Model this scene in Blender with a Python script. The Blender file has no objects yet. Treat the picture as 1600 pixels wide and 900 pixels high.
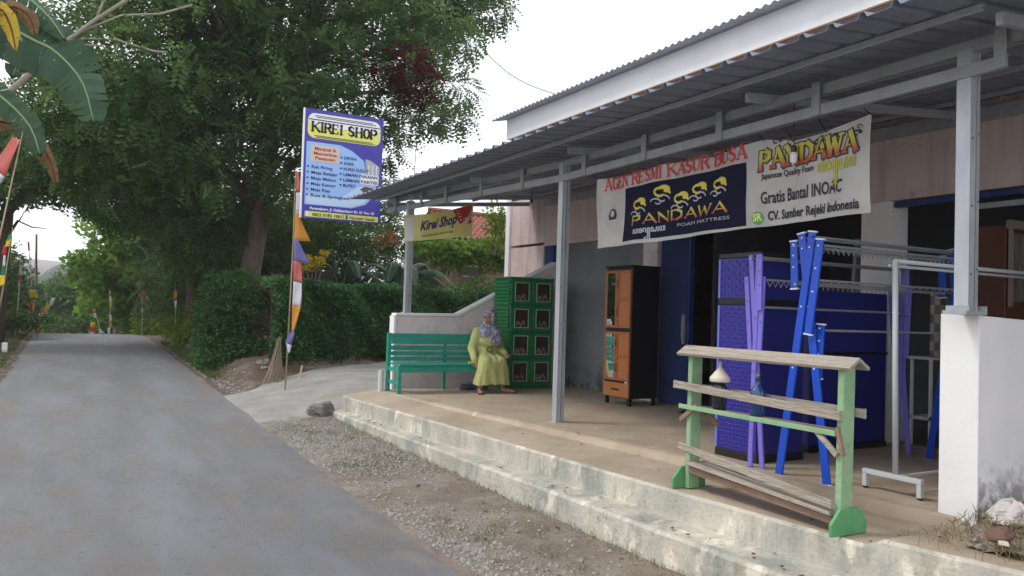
import bpy, math, random
import numpy as np
from mathutils import Vector, Matrix, noise
R = math.radians
random.seed(7); rng = np.random.default_rng(7)
scene = bpy.context.scene
col = scene.collection

# ------------------------------------------------------------------ camera
YAW, PITCH, ROLL, FPX = R(29.3), R(1.8), R(1.8), 1230.0
CAM = Vector((0, 0, 1.70))
_f = Vector((math.sin(YAW)*math.cos(PITCH), math.cos(YAW)*math.cos(PITCH), math.sin(PITCH)))
_r0 = Vector((math.cos(YAW), -math.sin(YAW), 0)); _u0 = _r0.cross(_f)
_r = _r0*math.cos(ROLL) + _u0*math.sin(ROLL); _u = -_r0*math.sin(ROLL) + _u0*math.cos(ROLL)
cd = bpy.data.cameras.new('camera'); cam = bpy.data.objects.new('camera', cd); col.objects.link(cam)
cam.matrix_world = Matrix(((_r.x, _u.x, -_f.x, CAM.x), (_r.y, _u.y, -_f.y, CAM.y), (_r.z, _u.z, -_f.z, CAM.z), (0, 0, 0, 1)))
cd.sensor_width = 36; cd.lens = 36*FPX/1600; cd.clip_end = 3000; cd.clip_start = 0.05
scene.camera = cam

def at(px, py, x=None, y=None, z=None):
    """survey helper: where the sight line of a photo point meets a given real plane"""
    d = _f + _r*(px-800)/FPX - _u*(py-450)/FPX
    t = (x-CAM.x)/d.x if x is not None else (y-CAM.y)/d.y if y is not None else (z-CAM.z)/d.z
    return CAM + d*t

# ------------------------------------------------------------------ light
SUN_AZ, SUN_EL = R(-62), R(52)      # azimuth measured from +Y towards +X
w = bpy.data.worlds.new('World'); scene.world = w; w.use_nodes = True
nt = w.node_tree; N = nt.nodes; L = nt.links
bg = N['Background']; bg.inputs[1].default_value = 0.15
sky = N.new('ShaderNodeTexSky'); sky.sky_type = 'NISHITA'; sky.sun_disc = False
sky.sun_elevation = SUN_EL; sky.sun_rotation = SUN_AZ
mixs = N.new('ShaderNodeMixRGB'); tc = N.new('ShaderNodeTexCoord'); nz = N.new('ShaderNodeTexNoise')
nz.inputs['Scale'].default_value = 2.2; nz.inputs['Detail'].default_value = 6; nz.inputs['Roughness'].default_value = .55
mp = N.new('ShaderNodeMapping'); mp.inputs['Scale'].default_value = (1, 1, 2.6)
rp = N.new('ShaderNodeValToRGB'); rp.color_ramp.elements[0].position = .25; rp.color_ramp.elements[1].position = .5
rp.color_ramp.elements[0].color = (.80, .80, .80, 1); rp.color_ramp.elements[1].color = (1, 1, 1, 1)
L.new(tc.outputs['Generated'], mp.inputs[0]); L.new(mp.outputs[0], nz.inputs['Vector']); L.new(nz.outputs[0], rp.inputs[0])
L.new(rp.outputs[0], mixs.inputs[0]); L.new(sky.outputs[0], mixs.inputs[1])
mixs.inputs[2].default_value = (7.3, 7.5, 7.9, 1); L.new(mixs.outputs[0], bg.inputs[0])
sd = bpy.data.lights.new('sun', 'SUN'); sun = bpy.data.objects.new('sun', sd); col.objects.link(sun)
sd.energy = 1.3; sd.angle = R(14); sd.color = (1, .95, .88)
sdir = Vector((math.sin(SUN_AZ)*math.cos(SUN_EL), math.cos(SUN_AZ)*math.cos(SUN_EL), math.sin(SUN_EL)))
sun.rotation_euler = sdir.to_track_quat('Z', 'Y').to_euler()
vs = scene.view_settings; vs.view_transform = 'Standard'; vs.look = 'None'; vs.gamma = 1; vs.exposure = 0.45
vs.use_curve_mapping = False
scene.cycles.max_bounces = 6; scene.cycles.transparent_max_bounces = 6; scene.cycles.use_denoising = True
try: scene.cycles.volume_bounces = 1
except Exception: pass

# ------------------------------------------------------------------ helpers
def tag(o, label=None, cat=None, group=None, kind=None):
    if label: o['label'] = label
    if cat: o['category'] = cat
    if group: o['group'] = group
    if kind: o['kind'] = kind
    return o
def thing(name, label, cat, loc=(0, 0, 0), group=None):
    o = bpy.data.objects.new(name, None); col.objects.link(o); o.location = loc
    return tag(o, label, cat, group)
def origin(o):
    v = Vector((0, 0, 0))
    while o is not None: v += o.location; o = o.parent
    return v
def copy_tree(o, parent=None):
    c = o.copy(); col.objects.link(c); c.parent = parent
    for ch in [k for k in col.objects if k.parent == o]: copy_tree(ch, c)
    return c
class MB:
    def __init__(s): s.v = []; s.f = []; s.m = []; s.cm = 0
    def add(s, vs_, fs):
        b = len(s.v); s.v += [tuple(q) for q in vs_]; s.f += [tuple(i+b for i in q) for q in fs]; s.m += [s.cm]*len(fs); return s
    def box(s, p0, p1):
        x0, y0, z0 = [min(a, b) for a, b in zip(p0, p1)]; x1, y1, z1 = [max(a, b) for a, b in zip(p0, p1)]
        return s.add([(x0,y0,z0),(x1,y0,z0),(x1,y1,z0),(x0,y1,z0),(x0,y0,z1),(x1,y0,z1),(x1,y1,z1),(x0,y1,z1)],
                     [(3,2,1,0),(4,5,6,7),(0,1,5,4),(1,2,6,5),(2,3,7,6),(3,0,4,7)])
    def bar(s, a, b, w_, h, up=(0, 0, 1)):
        a = Vector(a); b = Vector(b); d = (b-a).normalized(); up = Vector(up)
        if abs(d.dot(up)) > .98: up = Vector((1, 0, 0))
        sx = d.cross(up).normalized()*w_/2; sz = sx.cross(d).normalized()*h/2
        return s.add([a-sx-sz, a+sx-sz, a+sx+sz, a-sx+sz, b-sx-sz, b+sx-sz, b+sx+sz, b-sx+sz],
                     [(0,3,2,1)[::-1],(4,5,6,7)[::-1],(0,1,5,4),(1,2,6,5),(2,3,7,6),(3,0,4,7)])
    def tube(s, pts, rad, n=8, cap=True):
        pts = [Vector(p) for p in pts]
        if not hasattr(rad, '__len__'): rad = [rad]*len(pts)
        b = len(s.v); fs = []; vv = []
        for i, p in enumerate(pts):
            d = (pts[min(i+1, len(pts)-1)]-pts[max(i-1, 0)]).normalized()
            a = Vector((0, 0, 1)) if abs(d.z) < .9 else Vector((1, 0, 0))
            e = d.cross(a).normalized(); g_ = d.cross(e)
            for k in range(n):
                t = 2*math.pi*k/n; vv.append(p+(e*math.cos(t)+g_*math.sin(t))*rad[i])
        for i in range(len(pts)-1):
            for k in range(n):
                fs.append((i*n+k, i*n+(k+1) % n, (i+1)*n+(k+1) % n, (i+1)*n+k))
        if cap: fs.append(tuple(range(n))[::-1]); fs.append(tuple((len(pts)-1)*n+k for k in range(n)))
        return s.add(vv, fs)
    def lathe(s, c, prof, n=16):
        vv = []; fs = []
        for r_, z in prof:
            for k in range(n):
                t = 2*math.pi*k/n; vv.append((c[0]+r_*math.cos(t), c[1]+r_*math.sin(t), c[2]+z))
        for i in range(len(prof)-1):
            for k in range(n): fs.append((i*n+k, i*n+(k+1) % n, (i+1)*n+(k+1) % n, (i+1)*n+k))
        fs.append(tuple(range(n))[::-1]); fs.append(tuple((len(prof)-1)*n+k for k in range(n)))
        return s.add(vv, fs)
    def ball(s, c, r_, n=12, m=8, rot=None):
        if not hasattr(r_, '__len__'): r_ = (r_,)*3
        vv = []; fs = []
        for i in range(m+1):
            ph = math.pi*i/m
            for k in range(n):
                t = 2*math.pi*k/n
                q = Vector((r_[0]*max(math.sin(ph), .02)*math.cos(t), r_[1]*max(math.sin(ph), .02)*math.sin(t), r_[2]*math.cos(ph)))
                if rot is not None: q = rot @ q
                vv.append(q+Vector(c))
        for i in range(m):
            for k in range(n): fs.append((i*n+k, (i+1)*n+k, (i+1)*n+(k+1) % n, i*n+(k+1) % n))
        fs.append(tuple(range(n))); fs.append(tuple(m*n+k for k in range(n))[::-1])
        return s.add(vv, fs)
    def grid(s, fn, nu, nv):
        vv = [fn(i/nu, j/nv) for j in range(nv+1) for i in range(nu+1)]
        return s.add(vv, [(j*(nu+1)+i, j*(nu+1)+i+1, (j+1)*(nu+1)+i+1, (j+1)*(nu+1)+i) for j in range(nv) for i in range(nu)])
    def prism(s, poly, d):
        """poly: list of 3-D points, extruded by vector d"""
        n = len(poly); d = Vector(d); A = [Vector(p) for p in poly]; B = [p+d for p in A]
        return s.add(A+B, [tuple(range(n))[::-1], tuple(range(n, 2*n))]+[(i, (i+1) % n, n+(i+1) % n, n+i) for i in range(n)])
    def build(s, name, mat, parent=None, smooth=False, bevel=0, solid=0, label=None):
        me = bpy.data.meshes.new(name)
        off = origin(parent) if parent else Vector((0, 0, 0))
        me.from_pydata([(a[0]-off.x, a[1]-off.y, a[2]-off.z) for a in s.v], [], s.f); me.update()
        mats = mat if isinstance(mat, (list, tuple)) else [mat]
        for q in mats: me.materials.append(q)
        if len(mats) > 1: me.polygons.foreach_set('material_index', s.m)
        if smooth: me.polygons.foreach_set('use_smooth', [True]*len(me.polygons))
        o = bpy.data.objects.new(name, me); col.objects.link(o)
        if parent: o.parent = parent
        if solid: q = o.modifiers.new('s', 'SOLIDIFY'); q.thickness = solid; q.offset = 0
        if bevel:
            q = o.modifiers.new('b', 'BEVEL'); q.width = bevel; q.segments = 2; q.limit_method = 'ANGLE'
        if label: o['label'] = label
        return o
def remesh(mb, name, mat, parent, voxel, it=4):
    o = mb.build('tmp', mat); m = o.modifiers.new('r', 'REMESH'); m.mode = 'VOXEL'; m.voxel_size = voxel; m.use_smooth_shade = True
    m2 = o.modifiers.new('sm', 'SMOOTH'); m2.iterations = it; m2.factor = .5
    dg = bpy.context.evaluated_depsgraph_get(); me = bpy.data.meshes.new_from_object(o.evaluated_get(dg))
    bpy.data.objects.remove(o); me.name = name
    off = origin(parent); me.transform(Matrix.Translation(-off))
    o = bpy.data.objects.new(name, me); col.objects.link(o); o.parent = parent
    return o

def mat(name, c, rough=.7, metal=0, c2=None, scale=6, stretch=(1, 1, 1), amt=1.0, bump=0, bscale=None, lo=.35, hi=.65, detail=5, spec=None, coat=0):
    m = bpy.data.materials.new(name); m.use_nodes = True; nt = m.node_tree; b = nt.nodes['Principled BSDF']
    b.inputs['Base Color'].default_value = (*c, 1); b.inputs['Roughness'].default_value = rough; b.inputs['Metallic'].default_value = metal
    if spec is not None: b.inputs['Specular IOR Level'].default_value = spec
    if coat: b.inputs['Coat Weight'].default_value = coat
    if c2 is not None or bump:
        tc = nt.nodes.new('ShaderNodeTexCoord'); mp = nt.nodes.new('ShaderNodeMapping'); mp.inputs['Scale'].default_value = stretch
        nt.links.new(tc.outputs['Object'], mp.inputs[0])
    if c2 is not None:
        n = nt.nodes.new('ShaderNodeTexNoise'); n.inputs['Scale'].default_value = scale; n.inputs['Detail'].default_value = detail; n.inputs['Roughness'].default_value = .62
        nt.links.new(mp.outputs[0], n.inputs['Vector'])
        r = nt.nodes.new('ShaderNodeValToRGB'); r.color_ramp.elements[0].position = lo; r.color_ramp.elements[1].position = hi
        r.color_ramp.elements[0].color = (*c, 1); r.color_ramp.elements[1].color = (*c2, 1)
        nt.links.new(n.outputs[0], r.inputs[0]); nt.links.new(r.outputs[0], b.inputs['Base Color'])
        m['ramp'] = r.name
    if bump:
        n2 = nt.nodes.new('ShaderNodeTexNoise'); n2.inputs['Scale'].default_value = bscale or scale*4; n2.inputs['Detail'].default_value = 6
        nt.links.new(mp.outputs[0], n2.inputs['Vector'])
        bp = nt.nodes.new('ShaderNodeBump'); bp.inputs['Strength'].default_value = bump; bp.inputs['Distance'].default_value = .02
        nt.links.new(n2.outputs[0], bp.inputs['Height']); nt.links.new(bp.outputs[0], b.inputs['Normal'])
    return m
def overlay(m, c, scale, lo, hi, stretch=(1, 1, 1), zrange=None, fac=1.0, kind='noise', axis=2, detail=6):
    """mix another colour over a material's base colour by noise (stains, wear) optionally limited to a range along an axis"""
    nt = m.node_tree; b = nt.nodes['Principled BSDF']; inp = b.inputs['Base Color']
    mx = nt.nodes.new('ShaderNodeMixRGB'); mx.inputs[2].default_value = (*c, 1)
    if inp.links: nt.links.new(inp.links[0].from_socket, mx.inputs[1])
    else: mx.inputs[1].default_value = inp.default_value
    tc = nt.nodes.new('ShaderNodeNewGeometry'); mp = nt.nodes.new('ShaderNodeMapping'); mp.inputs['Scale'].default_value = stretch
    nt.links.new(tc.outputs['Position'], mp.inputs[0])
    if kind == 'noise':
        n = nt.nodes.new('ShaderNodeTexNoise'); n.inputs['Detail'].default_value = detail; n.inputs['Roughness'].default_value = .65; out = n.outputs[0]
    else:
        n = nt.nodes.new('ShaderNodeTexVoronoi'); out = n.outputs['Distance']
        if kind == 'crack': n.feature = 'DISTANCE_TO_EDGE'
    n.inputs['Scale'].default_value = scale
    if kind == 'crack':
        d1 = nt.nodes.new('ShaderNodeTexNoise'); d1.inputs['Scale'].default_value = scale*3.2; d1.inputs['Detail'].default_value = 8; d1.inputs['Roughness'].default_value = .6
        nt.links.new(mp.outputs[0], d1.inputs['Vector'])
        sc_ = nt.nodes.new('ShaderNodeVectorMath'); sc_.operation = 'SCALE'; sc_.inputs['Scale'].default_value = .9/scale
        ad = nt.nodes.new('ShaderNodeVectorMath'); nt.links.new(d1.outputs['Color'], sc_.inputs[0]); nt.links.new(sc_.outputs[0], ad.inputs[0]); nt.links.new(mp.outputs[0], ad.inputs[1]); nt.links.new(ad.outputs[0], n.inputs['Vector'])
        d2 = nt.nodes.new('ShaderNodeTexNoise'); d2.inputs['Scale'].default_value = scale*1.3; nt.links.new(mp.outputs[0], d2.inputs['Vector'])
        mk_ = nt.nodes.new('ShaderNodeMapRange'); mk_.inputs[1].default_value = .5; mk_.inputs[2].default_value = .56; nt.links.new(d2.outputs[0], mk_.inputs[0])
    else: nt.links.new(mp.outputs[0], n.inputs['Vector'])
    mr = nt.nodes.new('ShaderNodeMapRange'); mr.inputs[1].default_value = lo; mr.inputs[2].default_value = hi; mr.inputs[3].default_value = 0; mr.inputs[4].default_value = fac
    nt.links.new(out, mr.inputs[0]); fo = mr.outputs[0]
    if kind == 'crack':
        mu = nt.nodes.new('ShaderNodeMath'); mu.operation = 'MULTIPLY'; nt.links.new(fo, mu.inputs[0]); nt.links.new(mk_.outputs[0], mu.inputs[1]); fo = mu.outputs[0]
    if zrange:
        sp = nt.nodes.new('ShaderNodeSeparateXYZ'); nt.links.new(tc.outputs['Position'], sp.inputs[0])
        m2 = nt.nodes.new('ShaderNodeMapRange'); m2.inputs[1].default_value = zrange[0]; m2.inputs[2].default_value = zrange[1]; m2.inputs[3].default_value = 0; m2.inputs[4].default_value = 1
        nt.links.new(sp.outputs[axis], m2.inputs[0])
        ml = nt.nodes.new('ShaderNodeMath'); ml.operation = 'MULTIPLY'; nt.links.new(fo, ml.inputs[0]); nt.links.new(m2.outputs[0], ml.inputs[1]); fo = ml.outputs[0]
    nt.links.new(fo, mx.inputs[0]); nt.links.new(mx.outputs[0], inp)
    return m
def leafmat(name, a, b_, trans=.35, rough=.5):
    m = bpy.data.materials.new(name); m.use_nodes = True; nt = m.node_tree; b = nt.nodes['Principled BSDF']; out = nt.nodes['Material Output']
    at_ = nt.nodes.new('ShaderNodeAttribute'); at_.attribute_name = 'tone'
    r = nt.nodes.new('ShaderNodeValToRGB'); r.color_ramp.elements[0].color = (*a, 1); r.color_ramp.elements[1].color = (*b_, 1)
    nt.links.new(at_.outputs['Fac'], r.inputs[0]); nt.links.new(r.outputs[0], b.inputs['Base Color']); b.inputs['Roughness'].default_value = rough
    b.inputs['Specular IOR Level'].default_value = .15
    t = nt.nodes.new('ShaderNodeBsdfTranslucent'); nt.links.new(r.outputs[0], t.inputs[0])
    mx = nt.nodes.new('ShaderNodeMixShader'); mx.inputs[0].default_value = trans
    nt.links.new(b.outputs[0], mx.inputs[1]); nt.links.new(t.outputs[0], mx.inputs[2]); nt.links.new(mx.outputs[0], out.inputs[0])
    return m
def flat(name, c, rough=.6, **k): return mat(name, c, rough, **k)

# materials -------------------------------------------------------------
M = {}
M['asphalt'] = mat('asphalt', (.145, .148, .158), .78, c2=(.20, .20, .205), scale=1.4, stretch=(1.6, .35, 1), bump=.6, bscale=160, lo=.3, hi=.7, detail=9)
overlay(M['asphalt'], (.07, .07, .072), 70, .52, .68, fac=.45)
overlay(M['asphalt'], (.36, .35, .34), 95, .62, .72, fac=.4)
overlay(M['asphalt'], (.12, .12, .125), .8, .48, .62, stretch=(1.8, .25, 1), fac=.4, detail=9)
overlay(M['asphalt'], (.06, .06, .06), .55, .005, .0, kind='crack', fac=.45)
overlay(M['asphalt'], (.24, .23, .215), 5, .62, .75, stretch=(3, .7, 1), fac=.5)
overlay(M['asphalt'], (.165, .15, .135), 1.7, .46, .62, stretch=(1.3, .6, 1), fac=.7, detail=10)
overlay(M['asphalt'], (.20, .215, .25), .9, .5, .66, stretch=(1.6, .4, 1), fac=.7)
overlay(M['asphalt'], (.09, .088, .088), 11, .58, .68, fac=.55, detail=10)
overlay(M['asphalt'], (.34, .33, .31), 17, .67, .72, stretch=(1, .5, 1), fac=.7)
overlay(M['asphalt'], (.27, .22, .17), 2.5, .45, .75, zrange=(1.7, 2.35), axis=0, fac=.9)
M['dirt'] = mat('dirt', (.15, .125, .102), .95, c2=(.27, .235, .195), scale=2.2, bump=1, bscale=26)
overlay(M['dirt'], (.36, .34, .31), 9, .52, .66, fac=.6)
overlay(M['dirt'], (.055, .08, .028), 3.1, .58, .68, fac=.5)
overlay(M['dirt'], (.085, .052, .036), 3, .25, .5, zrange=(12.5, 14), axis=1, fac=.9)
overlay(M['dirt'], (.15, .108, .08), 1.6, .35, .6, zrange=(8.4, 7.6), axis=1, fac=.8)
overlay(M['dirt'], (.29, .24, .19), 1.3, .42, .6, zrange=(7.9, 7.3), axis=1, fac=.35)
M['driveway'] = mat('driveway_concrete', (.225, .22, .205), .85, c2=(.32, .31, .285), scale=1.6, bump=.5, bscale=18)
overlay(M['driveway'], (.2, .17, .14), 3, .52, .72, fac=.7)
M['terrace'] = mat('terrace_concrete', (.34, .27, .19), .7, c2=(.44, .36, .27), scale=1.5, bump=.25, bscale=22)
overlay(M['terrace'], (.27, .21, .15), 2.2, .55, .75, fac=.55)
overlay(M['terrace'], (.62, .56, .46), 6, .6, .72, fac=.5)
overlay(M['terrace'], (.34, .30, .25), 28, .56, .7, fac=.5)
overlay(M['terrace'], (.10, .08, .06), .55, .004, .0, kind='crack', fac=.6)
M['step'] = mat('step_concrete', (.37, .355, .305), .85, c2=(.52, .485, .41), scale=2.6, bump=.5, bscale=30)
overlay(M['step'], (.22, .25, .23), 3.0, .50, .62, stretch=(1, 1, .35), fac=.7)
overlay(M['step'], (.25, .19, .13), 5, .55, .72, stretch=(1.5, 1.5, .3), fac=.6)
overlay(M['step'], (.74, .68, .56), 4, .57, .66, stretch=(1, 1, .5), fac=.8)
overlay(M['step'], (.14, .12, .10), 34, .60, .70, fac=.6)
overlay(M['step'], (.07, .06, .05), .8, .005, .0, kind='crack', fac=.7, stretch=(1, .8, 1))
M['pink'] = mat('pink_plaster', (.56, .44, .42), .9, c2=(.64, .53, .50), scale=1.6, bump=.3, bscale=12)
overlay(M['pink'], (.30, .20, .19), 2.5, .52, .72, stretch=(1, 2.5, .25), fac=.6)
overlay(M['pink'], (.40, .10, .09), 2.2, .66, .70, fac=.7)
overlay(M['pink'], (.26, .18, .16), .9, .008, .0, kind='crack', fac=.8)
M['wallpink'] = mat('faded_pink_wall', (.80, .70, .70), .9, c2=(.68, .58, .58), scale=2.2, bump=.3, bscale=14)
overlay(M['wallpink'], (.33, .27, .26), 3, .52, .7, fac=.6)
M['white'] = mat('white_wall', (.80, .80, .80), .8, c2=(.72, .71, .69), scale=2.5, lo=.45, hi=.8, bump=.12, bscale=20)
M['whitecap'] = mat('white_cap', (.82, .80, .80), .8)
M['fascia'] = mat('white_board', (.80, .80, .80), .6, c2=(.72, .72, .72), scale=1.5)
M['greywall'] = mat('grey_plaster', (.15, .16, .175), .9, c2=(.20, .21, .225), scale=1.5)
overlay(M['greywall'], (.05, .05, .055), 6, .5, .6, stretch=(1, 1, .8), zrange=(.95, .6), fac=.8)
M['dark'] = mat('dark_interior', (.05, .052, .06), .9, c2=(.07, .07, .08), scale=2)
M['indoorfloor'] = mat('indoor_floor', (.16, .14, .12), .6)
M['galv'] = mat('galvanised_steel', (.42, .45, .48), .42, .5, c2=(.52, .55, .58), scale=8, stretch=(1, 1, .3))
M['galvmid'] = mat('galvanised_truss', (.30, .325, .33), .5, .4, c2=(.38, .40, .41), scale=6)
M['galvdark'] = mat('galvanised_grey', (.33, .35, .38), .55, .35, c2=(.42, .44, .47), scale=7)
M['roofsheet'] = mat('corrugated_sheet', (.16, .185, .25), .6, .1, c2=(.21, .235, .30), scale=2, stretch=(1, 3, 1))
overlay(M['roofsheet'], (.09, .09, .10), 4, .55, .75, fac=.6)
M['rooflight'] = mat('corrugated_roof', (.42, .43, .44), .5, .3, c2=(.52, .53, .54), scale=3)
M['brownwood'] = mat('brown_batten', (.20, .11, .055), .8, c2=(.27, .15, .07), scale=6)
M['bluemetal'] = mat('blue_painted_metal', (.012, .03, .13), .45, c2=(.02, .05, .2), scale=4)
M['teal'] = mat('teal_paint', (.012, .23, .175), .45, c2=(.025, .31, .23), scale=5, stretch=(.6, 3, 3))
overlay(M['teal'], (.10, .22, .18), 18, .58, .7, fac=.6)
M['greenpl'] = mat('green_plastic', (.010, .22, .06), .35)
M['greenpl2'] = mat('green_plastic_frame', (.007, .14, .042), .35)
M['orangepl'] = mat('orange_brown_plastic', (.36, .12, .035), .4)
M['orangepl2'] = mat('orange_brown_panel', (.43, .155, .05), .4)
M['blackpl'] = mat('black_plastic', (.008, .008, .01), .35)
M['navypl'] = mat('blue_plastic', (.028, .022, .26), .35)
M['navydark'] = mat('navy_plastic', (.014, .018, .20), .4)
M['bluetrim'] = mat('pale_blue_trim', (.14, .17, .6), .4)
M['lilac'] = mat('lilac_tube', (.20, .16, .62), .35)
M['bluetube'] = mat('bright_blue_tube', (.006, .07, .52), .3)
M['capwhite'] = mat('white_cap_plastic', (.75, .77, .8), .4)
M['rod'] = mat('grey_rod', (.42, .44, .47), .35, .4)
M['greypaint'] = mat('grey_painted_steel', (.50, .52, .54), .45)
M['mint'] = mat('mint_green_paint', (.20, .36, .18), .65, c2=(.29, .44, .26), scale=5, bump=.2, bscale=40)
overlay(M['mint'], (.36, .32, .26), 14, .57, .66, fac=.85, stretch=(1, 1, .5))
overlay(M['mint'], (.10, .17, .09), 5, .55, .7, fac=.5)
M['leafygreen'] = mat('green_foot_paint', (.07, .26, .09), .6, c2=(.11, .34, .14), scale=5)
overlay(M['leafygreen'], (.25, .2, .15), 10, .62, .68, fac=.9)
M['oldwood'] = mat('weathered_wood', (.30, .255, .205), .85, c2=(.42, .37, .305), scale=6, stretch=(8, .6, 8), bump=.6, bscale=14)
overlay(M['oldwood'], (.12, .09, .07), 5, .58, .68, stretch=(8, 1, 10), fac=.8)
M['brownboard'] = mat('brown_wood', (.20, .13, .09), .85, c2=(.28, .19, .13), scale=6, stretch=(4, 1, 4))
M['glass'] = mat('bottle_blue', (.01, .05, .16), .08, coat=.5)
M['darkglass'] = mat('bottle_dark', (.008, .012, .02), .1, coat=.5)
M['cream'] = mat('cream_plastic', (.62, .55, .45), .5)
M['mirror'] = mat('mirror', (.85, .88, .9), .02, 1.0)
M['skin'] = mat('skin', (.32, .165, .105), .55)
M['dress'] = mat('lime_dress', (.37, .39, .14), .9, c2=(.45, .47, .19), scale=8, bump=.35, bscale=9)
M['hijab'] = mat('patterned_scarf', (.13, .14, .24), .85, c2=(.42, .43, .50), scale=26, stretch=(1, 1, .5), lo=.42, hi=.58)
M['sandal'] = mat('sandal', (.12, .05, .04), .6)
M['darkhair'] = mat('dark', (.012, .008, .007), .6)
M['lip'] = mat('lip', (.25, .07, .06), .5)
M['trunk'] = mat('bark', (.085, .058, .045), .95, c2=(.15, .11, .085), scale=9, stretch=(1, 1, .25), bump=1, bscale=14)
M['branch'] = mat('pale_branch', (.26, .23, .18), .9)
M['bamboo'] = mat('bamboo', (.33, .25, .15), .7, c2=(.42, .33, .2), scale=6)
M['polewhite'] = mat('painted_cane', (.40, .36, .32), .7, c2=(.6, .58, .55), scale=6)
M['brick'] = None
M['rock'] = mat('rock', (.14, .13, .12), .95, c2=(.22, .21, .19), scale=8, bump=1, bscale=20)
M['pebble'] = mat('pebble', (.17, .155, .135), .95, c2=(.36, .34, .31), scale=30, lo=.3, hi=.7)
M['drygrass'] = leafmat('dry_grass', (.20, .16, .07), (.34, .29, .15), .3)
M['grassgreen'] = leafmat('green_grass', (.06, .10, .02), (.16, .20, .05), .3)
M['leaf_dark'] = leafmat('leaf_dark', (.040, .088, .030), (.155, .255, .080), .38)
M['leaf_mid'] = leafmat('leaf_mid', (.040, .088, .022), (.11, .20, .048), .35)
M['leaf_bright'] = leafmat('leaf_feathery', (.055, .125, .03), (.16, .28, .07), .4)
M['leaf_teak'] = leafmat('leaf_teak', (.075, .16, .022), (.25, .40, .065), .55)
M['leaf_hedge'] = leafmat('leaf_hedge', (.026, .085, .028), (.085, .195, .058), .25, .4)
M['leaf_hedge2'] = leafmat('leaf_hedge_bright', (.026, .078, .020), (.065, .16, .040), .3, .4)
M['leaf_yellow'] = leafmat('leaf_yellowgreen', (.12, .20, .025), (.27, .36, .06), .45)
M['leaf_far'] = leafmat('leaf_far', (.07, .12, .05), (.13, .19, .08), .25)
M['leaf_red'] = leafmat('leaf_red', (.07, .008, .014), (.15, .02, .03), .35)
M['leaf_brown'] = leafmat('leaf_brown', (.09, .04, .03), (.17, .09, .06), .2)
M['flower'] = leafmat('yellow_bloom', (.45, .33, .01), (.65, .5, .02), .3)
M['banana'] = leafmat('banana_leaf', (.032, .070, .040), (.070, .125, .072), .2, .42)
M['bananadry'] = leafmat('banana_dry', (.15, .08, .04), (.28, .18, .08), .3)
M['bananayel'] = leafmat('banana_yellow', (.45, .30, .03), (.6, .42, .05), .3)
M['rib'] = mat('leaf_rib', (.22, .33, .14), .5)

def brick_mat(name, a, b, mortar, scale):
    m = bpy.data.materials.new(name); m.use_nodes = True; nt = m.node_tree; bs = nt.nodes['Principled BSDF']; bs.inputs['Roughness'].default_value = .9
    t = nt.nodes.new('ShaderNodeTexBrick'); t.inputs['Scale'].default_value = scale
    t.inputs['Color1'].default_value = (*a, 1); t.inputs['Color2'].default_value = (*b, 1); t.inputs['Mortar'].default_value = (*mortar, 1); t.inputs['Mortar Size'].default_value = .03
    g = nt.nodes.new('ShaderNodeTexCoord'); mp = nt.nodes.new('ShaderNodeMapping'); mp.inputs['Rotation'].default_value = (R(90), 0, 0)
    nt.links.new(g.outputs['Object'], mp.inputs[0]); nt.links.new(mp.outputs[0], t.inputs['Vector']); nt.links.new(t.outputs[0], bs.inputs['Base Color'])
    return m
M['brick'] = brick_mat('brick', (.24, .13, .09), (.17, .10, .075), (.20, .17, .14), 3.2)

# ------------------------------------------------------------------ ground shape
def sm(a, b, t):
    t = min(1, max(0, (t-a)/(b-a))); return t*t*(3-2*t)
def rz(y):
    z = .5*min(1, max(0, (y-6)/22))
    if y < 6: z = 0
    if y > 28: z = .5 - .075*(y-28)*sm(28, 42, y)
    if y > 100: z = -4.9 + (y-100)*.0
    if y > 150: z += (y-150)*.055*sm(150, 230, y)
    return z
XL, XR = -.98, 2.32
def g(x, y):
    z = rz(y)
    nzv = noise.noise(Vector((x*1.7, y*1.7, 0)))*.018 + noise.noise(Vector((x*6, y*6, 3)))*.008
    if y > 60: return z + noise.noise(Vector((x*.015, y*.015, 1)))*5*sm(90, 220, y) + (abs(x)*.02 if y < 150 else 0)
    if XL < x < XR: return z
    if x >= XR:
        d = x-XR
        if y < 11.4: z = z + nzv*sm(0, .3, d) - .04*sm(2, 6, 8-y)*sm(0, 1, d)
        k = sm(10.7, 12.1, y)*sm(0, 2.1, d)
        z = z*(1-k) + .5*k if y < 24 else z
        far = 13.9+.8*(x-2.4)
        b = sm(0, .9, y-far)*sm(2.55, 3.1, x)
        z += b*(.26+nzv*4)*(1-sm(21, 26, y))
        if y >= 24: z += 0
        if y > 14: z += nzv*1.5*sm(0, .3, d)
        if 11.4 < y <= far and False: pass
        z += .10*sm(1.5, 8, d)*sm(17, 22, y)
    else:
        d = XL-x
        z += (.05*sm(0, .5, d)+nzv*1.5) + .25*sm(2, 8, d)
    return z
def lin(a, b, s): return list(np.arange(a, b-1e-6, s))
xs = lin(-420, -40, 30)+lin(-40, -8, 4)+lin(-8, -3, .5)+lin(-3, -.98, .12)+[-.98, -.6, 0, .7, 1.4, 2.0, 2.32]+lin(2.4, 5, .08)+lin(5, 10, .5)+lin(10, 40, 4)+lin(40, 451, 30)
ys = lin(-12, -1, 1)+lin(-1, 18, .12)+lin(18, 32, .3)+lin(32, 60, 2)+lin(60, 200, 10)+lin(200, 901, 35)
vv = []
for y in ys:
    for x in xs:
        z = g(x, y)
        if XL+.02 < x < XR-.02 and y < 60: z -= .05
        if x > 3.75 and -13 < y < 11.1: z = -.2
        vv.append((x, y, z))
nx = len(xs)
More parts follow.
